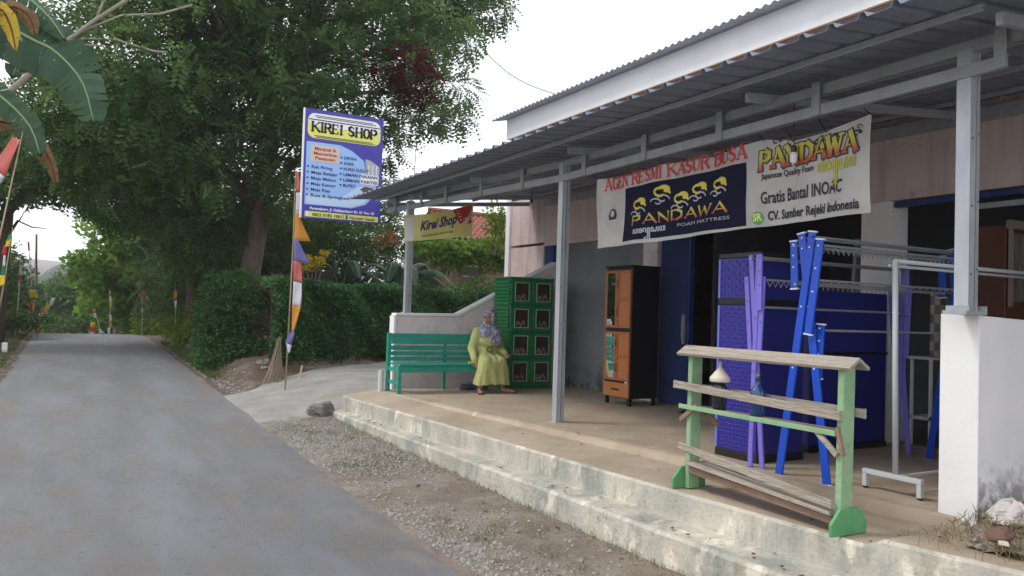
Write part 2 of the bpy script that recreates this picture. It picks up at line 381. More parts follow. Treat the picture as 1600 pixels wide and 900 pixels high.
mb = MB(); mb.add(vv, [(j*nx+i, j*nx+i+1, (j+1)*nx+i+1, (j+1)*nx+i) for j in range(len(ys)-1) for i in range(nx-1)])
tag(mb.build('ground', M['dirt'], smooth=True), 'brown dirt and gravel ground on both sides of the road', kind='structure')

# road
rys = lin(-12, 0, .5)+lin(0, 14, .06)+lin(14, 34, .2)+lin(34, 60.1, 2); rv = []; NU = 14
for y in rys:
    jl = noise.noise(Vector((y*.9, 5, 0)))*.07+noise.noise(Vector((y*4, 5, 0)))*.04; jr = noise.noise(Vector((y*.9, 9, 0)))*.07+noise.noise(Vector((y*4.3, 9, 0)))*.05+noise.noise(Vector((y*13, 9, 0)))*.03
    a = XL+jl-.02; b = XR+jr+.03
    for i in range(NU+1):
        t = i/NU; x = a+(b-a)*t
        e = .012 + .03*(1-(2*t-1)**4)*.6
        rv.append((x, y, rz(y)+e if 0 < i < NU else g(x, y)-.01))
mb = MB(); mb.add(rv, [(j*(NU+1)+i, j*(NU+1)+i+1, (j+1)*(NU+1)+i+1, (j+1)*(NU+1)+i) for j in range(len(rys)-1) for i in range(NU)])
tag(mb.build('road', M['asphalt'], smooth=True), 'narrow grey asphalt village road climbing to a crest', kind='structure')

# concrete driveway up to the terrace
def drv(u, v):
    x = 2.28+u*7.5
    y0 = 10.92+.20*min(1.3, x-2.3) if x < 3.6 else 11.26
    y1 = 13.85+.8*(x-2.4) + noise.noise(Vector((x*2, 1, 1)))*.12
    y0 += noise.noise(Vector((x*3, 7, 1)))*.06*(x < 3.6)
    y = y0+(y1-y0)*v
    e = min(v*30, (1-v)*12, u*40+.15, 1); return (x, y, g(x, y)-.015+.042*max(0, e)**.6)
mb = MB(); mb.grid(drv, 60, 40)
tag(mb.build('driveway', M['driveway'], smooth=True), 'pale concrete driveway ramp rising from the road beside the bench', kind='structure')

# ------------------------------------------------------------------ terrace and steps
def ip(y, pts):
    return float(np.interp(y, [p[0] for p in pts], [p[1] for p in pts]))
up = [(-8, 4.75), (2.2, 4.25), (2.92, 4.09), (4.9, 3.945), (6.0, 3.87), (8.5, 3.72), (10.95, 3.53), (11.2, 3.52)]
lo_ = [(-8, 4.35), (2.2, 3.80), (3.26, 3.71), (4.5, 3.655), (8, 3.52), (11.2, 3.36)]
inn = [(-8, 5.3), (2.9, 4.88), (5.7, 4.62), (8.5, 4.25), (10.9, 3.98), (11.2, 3.95)]
def nn(y, k, a=.012): return noise.noise(Vector((y*3.1, k, 0)))*a+noise.noise(Vector((y*11, k, 4)))*a*.5
def prof(y):
    xl, xu, xi = ip(y, lo_)+nn(y, 1), ip(y, up)+nn(y, 2), ip(y, inn)+nn(y, 3, .03)
    zs = (.42 if y > 2.93 else .475)+nn(y, 6, .004); inz = .42+ip(y, [(3, .0), (6, .01), (9, .045), (11, .07)])
    hz = .5 if y > 2.97 else .465
    return [(xl-.03+nn(y, 4), -.25), (xl-.012, .19), (xl+.012, .212), (xu-.012, .222+nn(y, 5)), (xu-.006, zs-.02), (xu+.016, zs), (xi, inz), (xi+.02, hz-.012), (xi+.05, hz), (7.46, hz)]
ty = [y for y in lin(-8, 11.2, .11)]+[11.2]
mb = MB(); vv = []; K = 10
for y in ty:
    for x, z in prof(y): vv.append((x, y, z))
fs = []; mi = []
for j in range(len(ty)-1):
    for i in range(K-1):
        fs.append((j*K+i, (j+1)*K+i, (j+1)*K+i+1, j*K+i+1)); mi.append(0 if i < 5 else 1)
mb.v = vv; mb.f = fs; mb.m = mi
mb.cm = 0
mb.add([vv[(len(ty)-1)*K+i] for i in range(K)]+[(7.46, 11.2, -.25)], [tuple(range(K+1))])
# irregular end of the lower step and upper slab
mb.build('terrace', [M['step'], M['terrace']])
tag(col.objects['terrace'], 'raised concrete terrace with two long worn steps before the shop', kind='structure')

# rubble soil right of the white wall
def soil(u, v):
    y = -3+v*5.78; x0 = ip(y, up)+.30; x = x0+u*(9-x0)
    return (x, y, .47+.10*sm(0, .8, x-x0)+noise.noise(Vector((x*4, y*4, 0)))*.04+noise.noise(Vector((x*12, y*12, 3)))*.02)
mb = MB(); mb.grid(soil, 70, 70)
tag(mb.build('soil', mat('rubble_soil', (.20, .15, .11), .95, c2=(.33, .27, .21), scale=7, bump=1, bscale=30), smooth=True), 'rubble strewn soil behind the terrace kerb', kind='structure')

# ------------------------------------------------------------------ low walls
t_ = thing('boundary_wall', 'low faded pink wall with sloping white cap behind the teal bench', 'wall', (4.2, 11.5, .5))
P0 = [(4.40, 1.635), (5.45, 1.66), (7.28, 2.62)]
mb = MB(); mb.prism([(4.40, 11.45, .2), (7.28, 11.45, .2), (7.28, 11.45, 2.55), (5.45, 11.45, 1.61), (4.40, 11.45, 1.60)], (0, .16, 0)); mb.build('wall_panel', M['wallpink'], t_)
mb = MB(); mb.prism([(4.385, 11.43, 1.602), (5.45, 11.43, 1.612), (7.28, 11.43, 2.552), (7.28, 11.43, 2.60), (5.45, 11.43, 1.66), (4.385, 11.43, 1.64)], (0, .2, 0)); mb.build('wall_cap', M['whitecap'], t_, bevel=.006)
mb = MB(); mb.box((4.36, 11.435, .2), (4.398, 11.625, 1.60)); mb.build('wall_end', M['whitecap'], t_)

wm = M['white']; wm2 = mat('white_wall_grimy', (.80, .79, .80), .85, c2=(.72, .72, .73), scale=2, bump=.15, bscale=25)
overlay(wm2, (.24, .22, .21), 7, .44, .54, zrange=(.80, .66), fac=.8)
overlay(wm2, (.3, .29, .28), 16, .5, .6, zrange=(.9, .7), fac=.6)
t_ = thing('boundary_wall', 'bright white low wall with grimy crumbled foot under the nearest post', 'wall', (5, 2.9, .4))
mb = MB()
def wf(u, v):
    x = 4.965+u*2.3; z = .3+v*(1.475-.015*u*4); return (x, 2.86+noise.noise(Vector((x*3, z*3, 0)))*.006, z)
mb.prism([(4.965, 2.86, .3), (7.28, 2.86, .3), (7.28, 2.86, 1.70), (4.965, 2.86, 1.775)], (0, .235, 0)); mb.build('wall_panel', wm2, t_, bevel=.012)

mb = MB(); mb.box((4.946, 2.852, .3), (4.9635, 3.103, 1.782)); mb.build('wall_end', M['white'], t_, bevel=.006)

# ------------------------------------------------------------------ shop building
sb = thing('shop_building', 'pink plastered furniture shop with dark open front and white fascia', 'building', (7.3, 6, .5))
X0, X1 = 7.3, 7.46
mb = MB()
mb.box((X0, 11.9, .1), (X1, 13.1, 2.92)); mb.box((X0, -1.2, 2.97), (X1, 13.1, 5.2)); mb.box((X0, 9.1, 2.9), (X1, 11.9, 2.968))
mb.box((X0, -1.2, .3), (X1, -.9, 2.968))
mb.build('wall', M['pink'], sb)
for a, b, m_ in ((8.78, 9.1, 'pink'), (5.12, 5.46, 'white')):
    mb = MB(); mb.box((X0-.012, a, .48), (X1+.12, b, 2.968)); mb.build('pillar', M['white'] if m_ == 'white' else M['wallpink'], sb, bevel=.006)
mb = MB(); mb.box((X0-.05, 13.1, .1), (X1, 13.24, 5.0)); mb.build('corner_trim', M['whitecap'], sb)
mb = MB(); mb.box((X1+.002, 13.0, .1), (13, 13.12, 5.2)); mb.box((12.9, -1.2, .1), (13, 12.998, 5.2)); mb.box((X1+.002, -1.3, .1), (12.898, -1.2, 5.2))
mb.build('side_wall', M['pink'], sb)
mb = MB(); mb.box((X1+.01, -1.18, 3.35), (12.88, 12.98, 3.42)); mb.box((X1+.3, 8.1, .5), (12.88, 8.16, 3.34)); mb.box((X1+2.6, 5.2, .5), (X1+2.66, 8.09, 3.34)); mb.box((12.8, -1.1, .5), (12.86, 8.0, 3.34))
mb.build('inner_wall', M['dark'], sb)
mb = MB(); mb.box((X1, -1.2, .44), (12.9, 13, .503)); mb.build('indoor_floor', M['indoorfloor'], sb)
mb = MB(); mb.box((X0+.09, 9.102, .5), (X0+.15, 11.62, 2.898)); mb.build('grey_panel', M['greywall'], sb)
mb = MB(); mb.box((X0+.03, 11.62, .5), (X0+.14, 11.898, 2.898)); mb.build('door_frame', M['bluemetal'], sb)
# blue folding door, pleated
def pleat(u, v):
    y = 8.76-u*.60; k = abs(((u*11) % 1)*2-1); return (X0+.03+.05*k, y, .505+v*2.44)
mb = MB(); mb.grid(pleat, 44, 1)
fd = mb.build('folding_door', M['bluemetal'], sb, solid=.004)
mb = MB(); mb.box((X0-.01, 8.19, 1.35), (X0+.025, 8.23, 1.75)); mb.bar((X0-.02, 8.21, 1.42), (X0-.02, 8.21, 1.68), .02, .02); mb.build('handle', M['galvdark'], fd)
mb = MB(); mb.box((X0+.02, 8.12, .5), (X0+.1, 8.155, 2.95)); mb.build('door_jamb', M['bluemetal'], sb)
mb = MB(); mb.box((X0+.03, -.88, 2.90), (X0+.11, 5.11, 2.955)); mb.box((X0+.03, 5.47, 2.90), (X0+.11, 8.11, 2.955)); mb.build('door_rail', M['bluemetal'], sb)
mb = MB(); mb.box((X0+.02, 3.0, 2.80), (X0+.05, 4.4, 2.85)); mb.build('door_track', M['galv'], sb)
# fascia board, corrugated roof, batten
mb = MB(); mb.box((6.88, -2, 4.875), (6.92, 12.65, 5.235)); mb.box((6.92, 12.61, 4.875), (7.4, 12.65, 5.235)); fas = mb.build('fascia_board', M['fascia'], sb)
mb = MB(); mb.box((6.872, -2, 4.855), (6.90, 11.95, 4.874)); mb.build('batten', M['brownwood'], sb)
def mroof(u, v):
    y = -2+u*14.85; x = 6.66+v*3.4; return (x, y, 5.235+v*.75+.016*math.sin(y*2*math.pi/.13))
mb = MB(); mb.grid(mroof, 1100, 1); mb.build('roof', M['rooflight'], sb, smooth=True, solid=.004)
def mroof2(u, v):
    y = -2+u*14.85; x = 10.06+v*3.4; return (x, y, 5.985-v*.75)
mb = MB(); mb.grid(mroof2, 1, 1); mb.build('roof', M['rooflight'], sb, solid=.004)
mb = MB(); mb.add([(X1, 13.06, 5.2), (13, 13.06, 5.2), (10.06, 13.06, 5.95)], [(0, 1, 2)]); mb.build('gable', M['pink'], sb, solid=.02)

# ------------------------------------------------------------------ canopy
cn = thing('metal_canopy', 'lean-to canopy of corrugated sheets on galvanised truss over the terrace', 'canopy', (4.8, 7, .5))
CZ = lambda x: 3.462+.098*(x-3.9)
def trap(t):
    t = t % 1
    return 0 if t < .62 else (t-.62)/.1 if t < .72 else 1 if t < .84 else (.94-t)/.1 if t < .94 else 0
vv = []; Y0c, Y1c = .2, 12.42; per = .215; yy = []
y = Y0c
while y < Y1c:
    for o_ in (0, .62, .72, .84, .94): yy.append(y+o_*per)
    y += per
nyc = len(yy); nxs = 9
for i in range(nxs):
    for y in yy:
        x = 3.9+(7.38-3.9)*i/(nxs-1)+(noise.noise(Vector((y*1.1, 0, 0)))*.03 if i == 0 else 0)
        vv.append((x, y, CZ(x)+.034*trap((y-Y0c)/per+.0001)+noise.noise(Vector((x, y*.5, 2)))*.006))
mb = MB(); mb.add(vv, [(i*nyc+j, i*nyc+j+1, (i+1)*nyc+j+1, (i+1)*nyc+j) for i in range(nxs-1) for j in range(nyc-1)])
mb.build('roof_sheet', M['roofsheet'], cn, solid=.003)
# posts: pairs of C-channels
def post(x, y, z0, z1, r=.0):
    p = []
    mb = MB()
    mb.box((x-.05, y-.045, z0), (x-.046, y+.045, z1)); mb.box((x-.0458, y-.045, z0), (x-.002, y-.0415, z1)); mb.box((x-.0458, y+.0415, z0), (x-.002, y+.045, z1))
    mb.box((x+.006, y-.045, z0), (x+.05, y-.0415, z1)); mb.box((x+.006, y+.0415, z0), (x+.0498, y+.045, z1)); mb.box((x+.0465, y-.0413, z0), (x+.05, y+.0413, z1))
    mb.box((x-.016, y-.052, z0), (x-.002, y-.0462, z1)); mb.box((x+.006, y-.052, z0), (x+.018, y-.0462, z1)); mb.box((x-.0458, y-.0413, z0), (x-.043, y+.0413, z1))
    o = mb.build('post', M['galv'], cn)
    mb = MB()
    for z in np.arange(z0+.25, z1-.1, .42):
        mb.tube([(x-.03, y-.0465, z), (x-.03, y-.0505, z)], .006, 6); mb.tube([(x+.03, y-.0465, z+.03), (x+.03, y-.0505, z+.03)], .006, 6)
    mb.build('bolt', M['dark'], o)
    return o
post(4.60, 11.53, 1.655, 3.40); post(4.80, 7.42, .50, 3.40); post(4.83, 2.87, 1.775, 3.42)
mb = MB(); mb.box((4.72, 2.80, 1.776), (4.94, 2.95, 1.80)); mb.box((4.745, 2.797, 1.80), (4.765, 2.945, 1.83)); mb.box((4.90, 2.797, 1.80), (4.935, 2.945, 1.83)); mb.build('base_plate', M['galvdark'], cn)
mb = MB(); mb.box((4.53, 11.46, 1.641), (4.68, 11.6, 1.66)); mb.build('base_plate', M['galvdark'], cn)
mb = MB(); mb.box((4.725, 7.35, .497), (4.875, 7.49, .51)); mb.build('base_plate', M['galvdark'], cn)
# chords and struts
pts = [(4.60, 12.35), (4.60, 11.53), (4.80, 7.42), (4.83, 2.87), (4.83, 2.52)]
lowz = lambda y: ip(y, [(2, 3.29), (7.4, 3.225), (11.5, 3.30), (12.4, 3.32)])
xb = lambda y: ip(y, [(2, 4.77), (7.4, 4.74), (11.5, 4.54), (12.4, 4.52)])
def chord(dz, h, name, y0, y1, sh=0):
    mb = MB(); q = [y0, 7.42, 9.5, y1] if y0 < 7.42 else [y0, y1]
    for a, b in zip(q[:-1], q[1:]):
        A = (xb(a)+sh, a, lowz(a)+dz); B = (xb(b)+sh, b, lowz(b)+dz)
        mb.bar(A, B, .004, h); mb.bar((A[0]+.018, A[1], A[2]-h/2), (B[0]+.018, B[1], B[2]-h/2), .035, .003); mb.bar((A[0]+.018, A[1], A[2]+h/2), (B[0]+.018, B[1], B[2]+h/2), .035, .003)
    return mb.build(name, M['galvmid'], cn)
chord(0, .075, 'lower_chord', 2.6, 12.35); 
def upz(y): return .185
chord(.165, .075, 'upper_chord', .9, 12.35, .03)
for y in [2.64, 3.96, 4.95, 5.95, 6.95, 8.2, 9.2, 10.2, 11.0, 12.0]:
    mb = MB(); mb.bar((xb(y)-.012, y, lowz(y)-.035), (xb(y)-.012, y, lowz(y)+.2), .004, .07, up=(0, 1, 0)); mb.bar((xb(y)-.012, y, lowz(y)-.035), (xb(y)-.012, y, lowz(y)+.2), .004, .07, up=(0, 1, 0)) if False else None
    mb2 = MB(); mb2.box((xb(y)-.016, y-.035, lowz(y)-.037), (xb(y)-.006, y+.035, lowz(y)+.205)); mb2.box((xb(y)-.0059, y+.031, lowz(y)-.037), (xb(y)+.03, y+.035, lowz(y)+.205))
    mb2.build('strut', M['galvmid'], cn)
for x in (4.32, 5.3, 6.1, 6.9):     # purlins along the terrace
    mb = MB(); mb.box((x, 2.5, CZ(x)-.046), (x+.004, 12.4, CZ(x)-.012)); mb.box((x+.0041, 2.5, CZ(x)-.046), (x+.03, 12.4, CZ(x)-.042)); mb.box((x+.0041, 2.5, CZ(x)-.02), (x+.035, 12.4, CZ(x)-.016))
    mb.build('purlin', M['galv'], cn)
for y in (2.46, 4.4, 6.9, 9.2, 11.3, 12.36):  # rafters towards the shop wall
    mb = MB(); x0 = 4.42 if y < 2.5 else 4.5
    mb.bar((x0, y, CZ(x0)-.10), (7.28, y, CZ(7.28)-.10), .04, .07); mb.build('rafter', M['galv'] if y < 2.5 else M['galvdark'], cn)
mb = MB(); mb.box((7.22, -1, 3.60), (7.288, 11.8, 3.72)); mb.build('tie_beam', M['galvdark'], cn)

# ------------------------------------------------------------------ text
def slab(ch):
    T = {'K': [((0,0),(0,1),1),((.06,.42),(.8,1),0),((.25,.56),(.85,0),1)], 'I': [((.21,0),(.21,1),1)], 'R': [((.05,0),(.05,1),1),((.05,1),(.5,1),0),((.5,1),(.68,.88),1),((.68,.88),(.68,.65),1),((.68,.65),(.5,.52),1),((.5,.52),(.05,.52),0),((.4,.52),(.8,0),1)],
         'E': [((.05,0),(.05,1),1),((.05,1),(.65,1),0),((.05,.52),(.5,.52),0),((.05,0),(.68,0),0),((.66,0),(.68,.22),0),((.64,1),(.66,.8),0)], 'S': [((.66,.78),(.6,.95),0),((.6,.95),(.35,1),0),((.35,1),(.1,.9),1),((.1,.9),(.1,.65),1),((.1,.65),(.65,.38),1),((.65,.38),(.66,.14),1),((.66,.14),(.4,0),1),((.4,0),(.12,.06),0),((.12,.06),(.05,.25),0)],
         'H': [((.05,0),(.05,1),1),((.72,0),(.72,1),1),((.05,.5),(.72,.5),0)], 'O': [((.08,.25),(.08,.75),1),((.08,.75),(.25,.98),1),((.25,.98),(.55,.98),0),((.55,.98),(.74,.75),1),((.74,.75),(.74,.25),1),((.74,.25),(.55,.02),1),((.55,.02),(.25,.02),0),((.25,.02),(.08,.25),1)],
         'P': [((.05,0),(.05,1),1),((.05,1),(.5,1),0),((.5,1),(.7,.87),1),((.7,.87),(.7,.62),1),((.7,.62),(.5,.48),1),((.5,.48),(.05,.48),0)], 'A': [((.02,0),(.4,1),0),((.4,1),(.78,0),1),((.15,.33),(.66,.33),0)],
         'G': [((.7,.8),(.6,.95),0),((.6,.95),(.38,1),0),((.38,1),(.12,.85),1),((.12,.85),(.08,.3),1),((.08,.3),(.3,.02),1),((.3,.02),(.7,.06),0),((.7,.06),(.7,.42),1),((.5,.42),(.8,.42),0)], 'N': [((.05,0),(.05,1),0),((.05,1),(.72,0),1),((.72,0),(.72,1),0)],
         'M': [((.05,0),(.05,1),0),((.05,1),(.45,.1),1),((.45,.1),(.85,1),0),((.85,1),(.85,0),1)], 'U': [((.05,1),(.05,.25),1),((.05,.25),(.25,.02),1),((.25,.02),(.5,.02),0),((.5,.02),(.7,.25),0),((.7,.25),(.7,1),0)],
         'B': [((.05,0),(.05,1),1),((.05,1),(.5,1),0),((.5,1),(.66,.87),1),((.66,.87),(.66,.66),1),((.66,.66),(.5,.54),1),((.05,.54),(.5,.54),0),((.5,.54),(.72,.38),1),((.72,.38),(.72,.14),1),((.72,.14),(.5,0),1),((.5,0),(.05,0),0)],
         'D': [((.05,0),(.05,1),1),((.05,1),(.45,1),0),((.45,1),(.74,.75),1),((.74,.75),(.74,.25),1),((.74,.25),(.45,0),1),((.45,0),(.05,0),0)], 'W': [((0,1),(.22,0),1),((.22,0),(.45,.85),0),((.45,.85),(.68,0),1),((.68,0),(.92,1),0)]}
    W_ = {'E': .76, 'I': .42, 'M': .95, 'W': .98}
    return T.get(ch, []), W_.get(ch, .84)
SER = {'K': [(0,0),(0,1),(.8,1),(.85,0)], 'I': [(.21,0),(.21,1)], 'R': [(.05,0),(.8,0)], 'H': [(.05,0),(.05,1),(.72,0),(.72,1)], 'P': [(.05,0)], 'A': [(.02,0),(.78,0)], 'N': [(.05,0),(.05,1),(.72,1)], 'M': [(.05,0),(.05,1),(.85,1),(.85,0)], 'U': [(.05,1),(.7,1)], 'W': [(0,1),(.92,1)], 'E': [], 'B': [], 'D': []}
def serif_text(mb, s, fn, wth=.17, thin=.075, seri=True, gap=.10, z=0):
    """fn(u in 0..1 along, v in 0..1 cap height) -> point; draws strokes as flat quads"""
    tot = sum((slab(c)[1] if c != ' ' else .45)+gap for c in s)-gap; x = 0
    asp = fn.aspect; # length / cap height
    k = asp/tot     # horizontal stretch: 1 unit = k cap heights
    def q(a, b, w_):
        ax, ay, bx, by = a[0]*k, a[1], b[0]*k, b[1]; dx, dy = bx-ax, by-ay; l = math.hypot(dx, dy) or 1
        ex, ey = dx/l*w_*.42, dy/l*w_*.42; nx_, ny_ = -dy/l*w_/2, dx/l*w_/2
        P_ = [(ax-ex+nx_, ay-ey+ny_), (ax-ex-nx_, ay-ey-ny_), (bx+ex-nx_, by+ey-ny_), (bx+ex+nx_, by+ey+ny_)]
        mb.add([fn(p/asp, v) for p, v in P_], [(0, 1, 2, 3)])
    for c in s:
        if c == ' ': x += .45+gap; continue
        st, wd = slab(c)
        for a, b, th in st: q((x+a[0], a[1]), (x+b[0], b[1]), wth if th else thin)
        if seri:
            for sx, sy in SER.get(c, []): q((x+sx-.13/ k, sy), (x+sx+.13/k, sy), thin)
        x += wd+gap
def frame(p0, p1, capz, out):
    """text frame: baseline p0->p1, letters rise in +Z by capz; out is the offset towards the viewer"""
    p0 = Vector(p0); p1 = Vector(p1); out = Vector(out)
    def fn(u, v): return p0.lerp(p1, u)+Vector((0, 0, 1))*capz*v+out
    fn.aspect = (p1-p0).length/capz
    return fn
def text_mb(mb, s, fn_, bold=0.0, shear=0.0, fit=True):
    cu = bpy.data.curves.new('t', 'FONT'); cu.body = s; cu.size = 1; cu.offset = bold; cu.resolution_u = 2; cu.shear = shear
    o = bpy.data.objects.new('t', cu); col.objects.link(o)
    dg = bpy.context.evaluated_depsgraph_get(); me = bpy.data.meshes.new_from_object(o.evaluated_get(dg))
    if len(me.vertices):
        xs_ = [v.co.x for v in me.vertices]; a, b = min(xs_), max(xs_)
        cap = .73
        asp = fn_.aspect; k = 1/(b-a) if fit else 1/(cap*asp)
        mb.add([fn_((v.co.x-a)*k, v.co.y/cap) for v in me.vertices], [tuple(p.vertices) for p in me.polygons])
    bpy.data.objects.remove(o); bpy.data.meshes.remove(me)

# printed colours
def pm(n, c, r=.55): M[n] = mat(n, c, r); return M[n]
pm('p_purple', (.055, .045, .36)); pm('p_white', (.78, .78, .80)); pm('p_yellow', (.72, .72, .16)); pm('p_black', (.012, .012, .02)); pm('p_sky', (.30, .50, .84))
pm('p_sky2', (.50, .64, .88)); pm('p_beige', (.62, .52, .40)); pm('p_red', (.50, .03, .03)); pm('p_navytext', (.02, .03, .16)); pm('p_grey', (.42, .42, .44)); pm('p_brown', (.12, .06, .04)); pm('p_green', (.08, .35, .12)); pm('p_blue', (.02, .09, .55))

# ------------------------------------------------------------------ street sign
SX0, SX1, SZ0, SZ1, SY = 3.27, 4.63, 3.16, 4.985, 13.0
sg = thing('shop_sign', 'tall purple-blue shop sign with yellow title panel standing above the hedge end', 'sign', (3.95, 13.05, .3))
mb = MB(); mb.box((SX0, SY, SZ0), (SX1, SY+.03, SZ1)); mb.build('sign_board', M['p_purple'], sg)
mb = MB(); mb.box((SX0-.025, SY-.01, SZ0), (SX0-.001, SY+.035, SZ1)); mb.build('edge_frame', M['p_white'], sg)
def S(u, v, d=.003): return (SX0+u*(SX1-SX0), SY-d, SZ1-v*(SZ1-SZ0))
def srect(mb, u0, v0, u1, v1, d, r=0, nn_=5):
    if r == 0: mb.add([S(u0, v0, d), S(u0, v1, d), S(u1, v1, d), S(u1, v0, d)], [(0, 1, 2, 3)]); return
    ry = r*(SX1-SX0)/(SZ1-SZ0); P_ = []
    for (cu_, cv_, a0) in ((u0+r, v0+ry, 270), (u0+r, v1-ry, 180), (u1-r, v1-ry, 90), (u1-r, v0+ry, 0)):
        for k in range(nn_+1):
            a = R(a0-90*k/nn_); P_.append((cu_+r*math.cos(a), cv_+ry*math.sin(a)))
    mb.add([S(a, b, d) for a, b in P_], [tuple(range(len(P_)))])
# title panel: white top, yellow foot
mb = MB(); srect(mb, .035, .035, .965, .265, .003, .09); mb.build('title_panel', M['p_yellow'], sg)
mb = MB(); srect(mb, .045, .04, .955, .15, .005, .08); mb.build('title_panel', M['p_white'], sg)
mb = MB()
for a, b, c in ((.12, .055, .86), (.14, .068, .90), (.12, .238, .86), (.14, .251, .90)): srect(mb, a, b, c, b+.006, .008)
serif_text(mb, 'KIREI SHOP', frame(S(.095, .20, 0), S(.92, .20, 0), .15, (0, -.009, 0)), .24, .11, gap=.13)
mb.build('title_lettering', M['p_black'], sg)
mb = MB(); mb.add([S(a, b, .003) for a, b in ((.03, .30), (.03, .875), (.62, .875), (.80, .83), (.93, .72), (.93, .64), (.78, .50), (.76, .42), (.60, .34), (.45, .30))], [tuple(range(10))]); mb.build('list_panel', M['p_sky'], sg)
mb = MB(); mb.add([S(a, b, .005) for a, b in ((.05, .78), (.05, .868), (.60, .868), (.78, .82), (.90, .70), (.72, .66), (.45, .80))], [tuple(range(7))]); mb.build('list_panel', M['p_sky2'], sg)
mb = MB(); srect(mb, .085, .325, .44, .475, .006, .01); mb.build('heading_box', M['p_beige'], sg)
mb = MB()
for i, s in enumerate(['Menjual &', 'Menerima', 'Pesanan']):
    a, b = [(.13, .40), (.12, .41), (.14, .39)][i]; v = .372+i*.043; text_mb(mb, s, frame(S(a, v, 0), S(b, v, 0), .055, (0, -.009, 0)), .03)
mb.build('heading_lettering', M['p_red'], sg)
mb = MB()
for i, (s, e) in enumerate([('Rak Piring', .36), ('Meja Belajar', .43), ('Meja Makan', .41), ('Meja Kantor', .41), ('Meja Rias', .34), ('Busa & Springbed', .58)]):
    mb = MB(); v = .54+i*.052; text_mb(mb, s, frame(S(.10, v, 0), S(e, v, 0), .052, (0, -.008, 0)), .02); srect(mb, .045, v-.021, .068, v-.006, .008); mb.build('list_lettering', M['p_navytext'], sg)
for i, (s, e) in enumerate([('DIPAN', .66), ('SOFA', .63), ('KURSI SUDUT', .83), ('LEMARI PAKAIAN', .94), ('LEMARI PARTISI', .94), ('BUFET', .66)]):
    mb = MB(); v = .425+i*.051; text_mb(mb, s, frame(S(.50, v, 0), S(e, v, 0), .050, (0, -.012, 0)), .02); srect(mb, .455, v-.021, .478, v-.006, .012); mb.build('list_lettering', M['p_navytext'], sg)
mb = MB(); mb.add([S(a, b, .006) for a, b in ((.775, .40), (.80, .60), (.965, .62), (.965, .46), (.85, .41))], [tuple(range(5))]); mb.build('wardrobe_picture', M['p_grey'], sg)
mb = MB()
for u in (.82, .87, .92): srect(mb, u, .45, u+.012, .60, .008)
srect(mb, .72, .545, .955, .64, .0075)
mb.build('wardrobe_picture', M['p_white'], sg)
mb = MB(); mb.add([S(a, b, .009) for a, b in ((.72, .69), (.80, .73), (.93, .71), (.93, .67), (.78, .66))], [tuple(range(5))]); mb.build('bed_picture', M['p_brown'], sg)
mb = MB(); srect(mb, .04, .935, .97, .985, .003); mb.build('contact_strip', M['p_yellow'], sg)
mb = MB(); text_mb(mb, 'Pagerabung, Jl. Kalibambang Rt. 01 Rw. 05', frame(S(.10, .918, 0), S(.92, .918, 0), .045, (0, -.006, 0)), .03)
srect(mb, .055, .94, .085, .98, .006); mb.build('address_lettering', M['p_white'], sg)
mb = MB(); text_mb(mb, '0822 5182 1001', frame(S(.13, .975, 0), S(.50, .975, 0), .05, (0, -.006, 0)), .03); text_mb(mb, 'Nyonyah Gasuk', frame(S(.60, .975, 0), S(.93, .975, 0), .048, (0, -.006, 0)), .02); srect(mb, .522, .94, .528, .98, .006)
mb.build('contact_lettering', M['p_black'], sg)
mb = MB(); srect(mb, .548, .94, .578, .98, .006); mb.build('logo_mark', M['p_blue'], sg)
mb = MB(); mb.tube([at(446, 603, y=13.5), at(461, 330, y=13.2), (3.262, 13.07, 3.3), (3.285, 13.06, 4.9)], .012, 8); mb.tube([(4.35, 13.07, 3.2), (4.35, 13.07, 4.9)], .018, 8); mb.bar((3.3, 13.05, 3.5), (4.6, 13.05, 3.5), .03, .03); mb.bar((3.3, 13.05, 4.6), (4.6, 13.05, 4.6), .03, .03)
mb.build('sign_post', M['bamboo'], sg)

# ------------------------------------------------------------------ mattress banner
BX = 4.885
topz = [(3.59, 3.185), (3.97, 3.135), (4.28, 3.115), (4.57, 3.175), (5.15, 3.13), (5.8, 3.155), (6.3, 3.12), (6.89, 3.155)]
botz = [(3.58, 2.483), (4.73, 2.462), (5.8, 2.43), (6.91, 2.415)]
def bwave(y, z): return .016*math.sin(y*5+z*2)+.010*math.sin(y*13+z*7+1)+.024*noise.noise(Vector((y*2.4, z*1.8, 1)))+.004*noise.noise(Vector((y*7+z*4, z*3, 4)))
def bpos(y, z, d=0): return Vector((BX+bwave(y, z)-d, y, z))
bn = thing('mattress_banner', 'long off-white mattress banner hanging from the canopy truss', 'banner', (BX, 5.25, 2.4))
def bf(u, v):
    y = 6.90-u*3.315; a = ip(y, topz); b = ip(y, botz); z = b+(a-b)*v
    return bpos(y, z)
clothm = mat('banner_cloth', (.40, .39, .375), .6, c2=(.48, .47, .45), scale=2)
overlay(clothm, (.30, .28, .25), 3, .5, .75, fac=.5)
mb = MB(); mb.grid(bf, 260, 40); mb.build('banner_cloth', clothm, bn, smooth=True)
def bline(p0, p1, dst=.004):
    """frame along two photo-surveyed points of the banner plane"""
    a = at(*p0, x=BX); b = at(*p1, x=BX)
    def mk(cap):
        def fn(u, v):
            y = a.y+(b.y-a.y)*u; z = a.z+(b.z-a.z)*u+cap*v; return bpos(y, z, dst)
        fn.aspect = abs(b.y-a.y)/cap; return fn
    return mk
def bpatch(mb, quad, n=16, d=.003):
    P_ = [at(*q, x=BX) for q in quad]
    def fn(u, v):
        p = P_[0].lerp(P_[1], u).lerp(P_[3].lerp(P_[2], u), v); return bpos(p.y, p.z, d)
    mb.grid(fn, n, n)
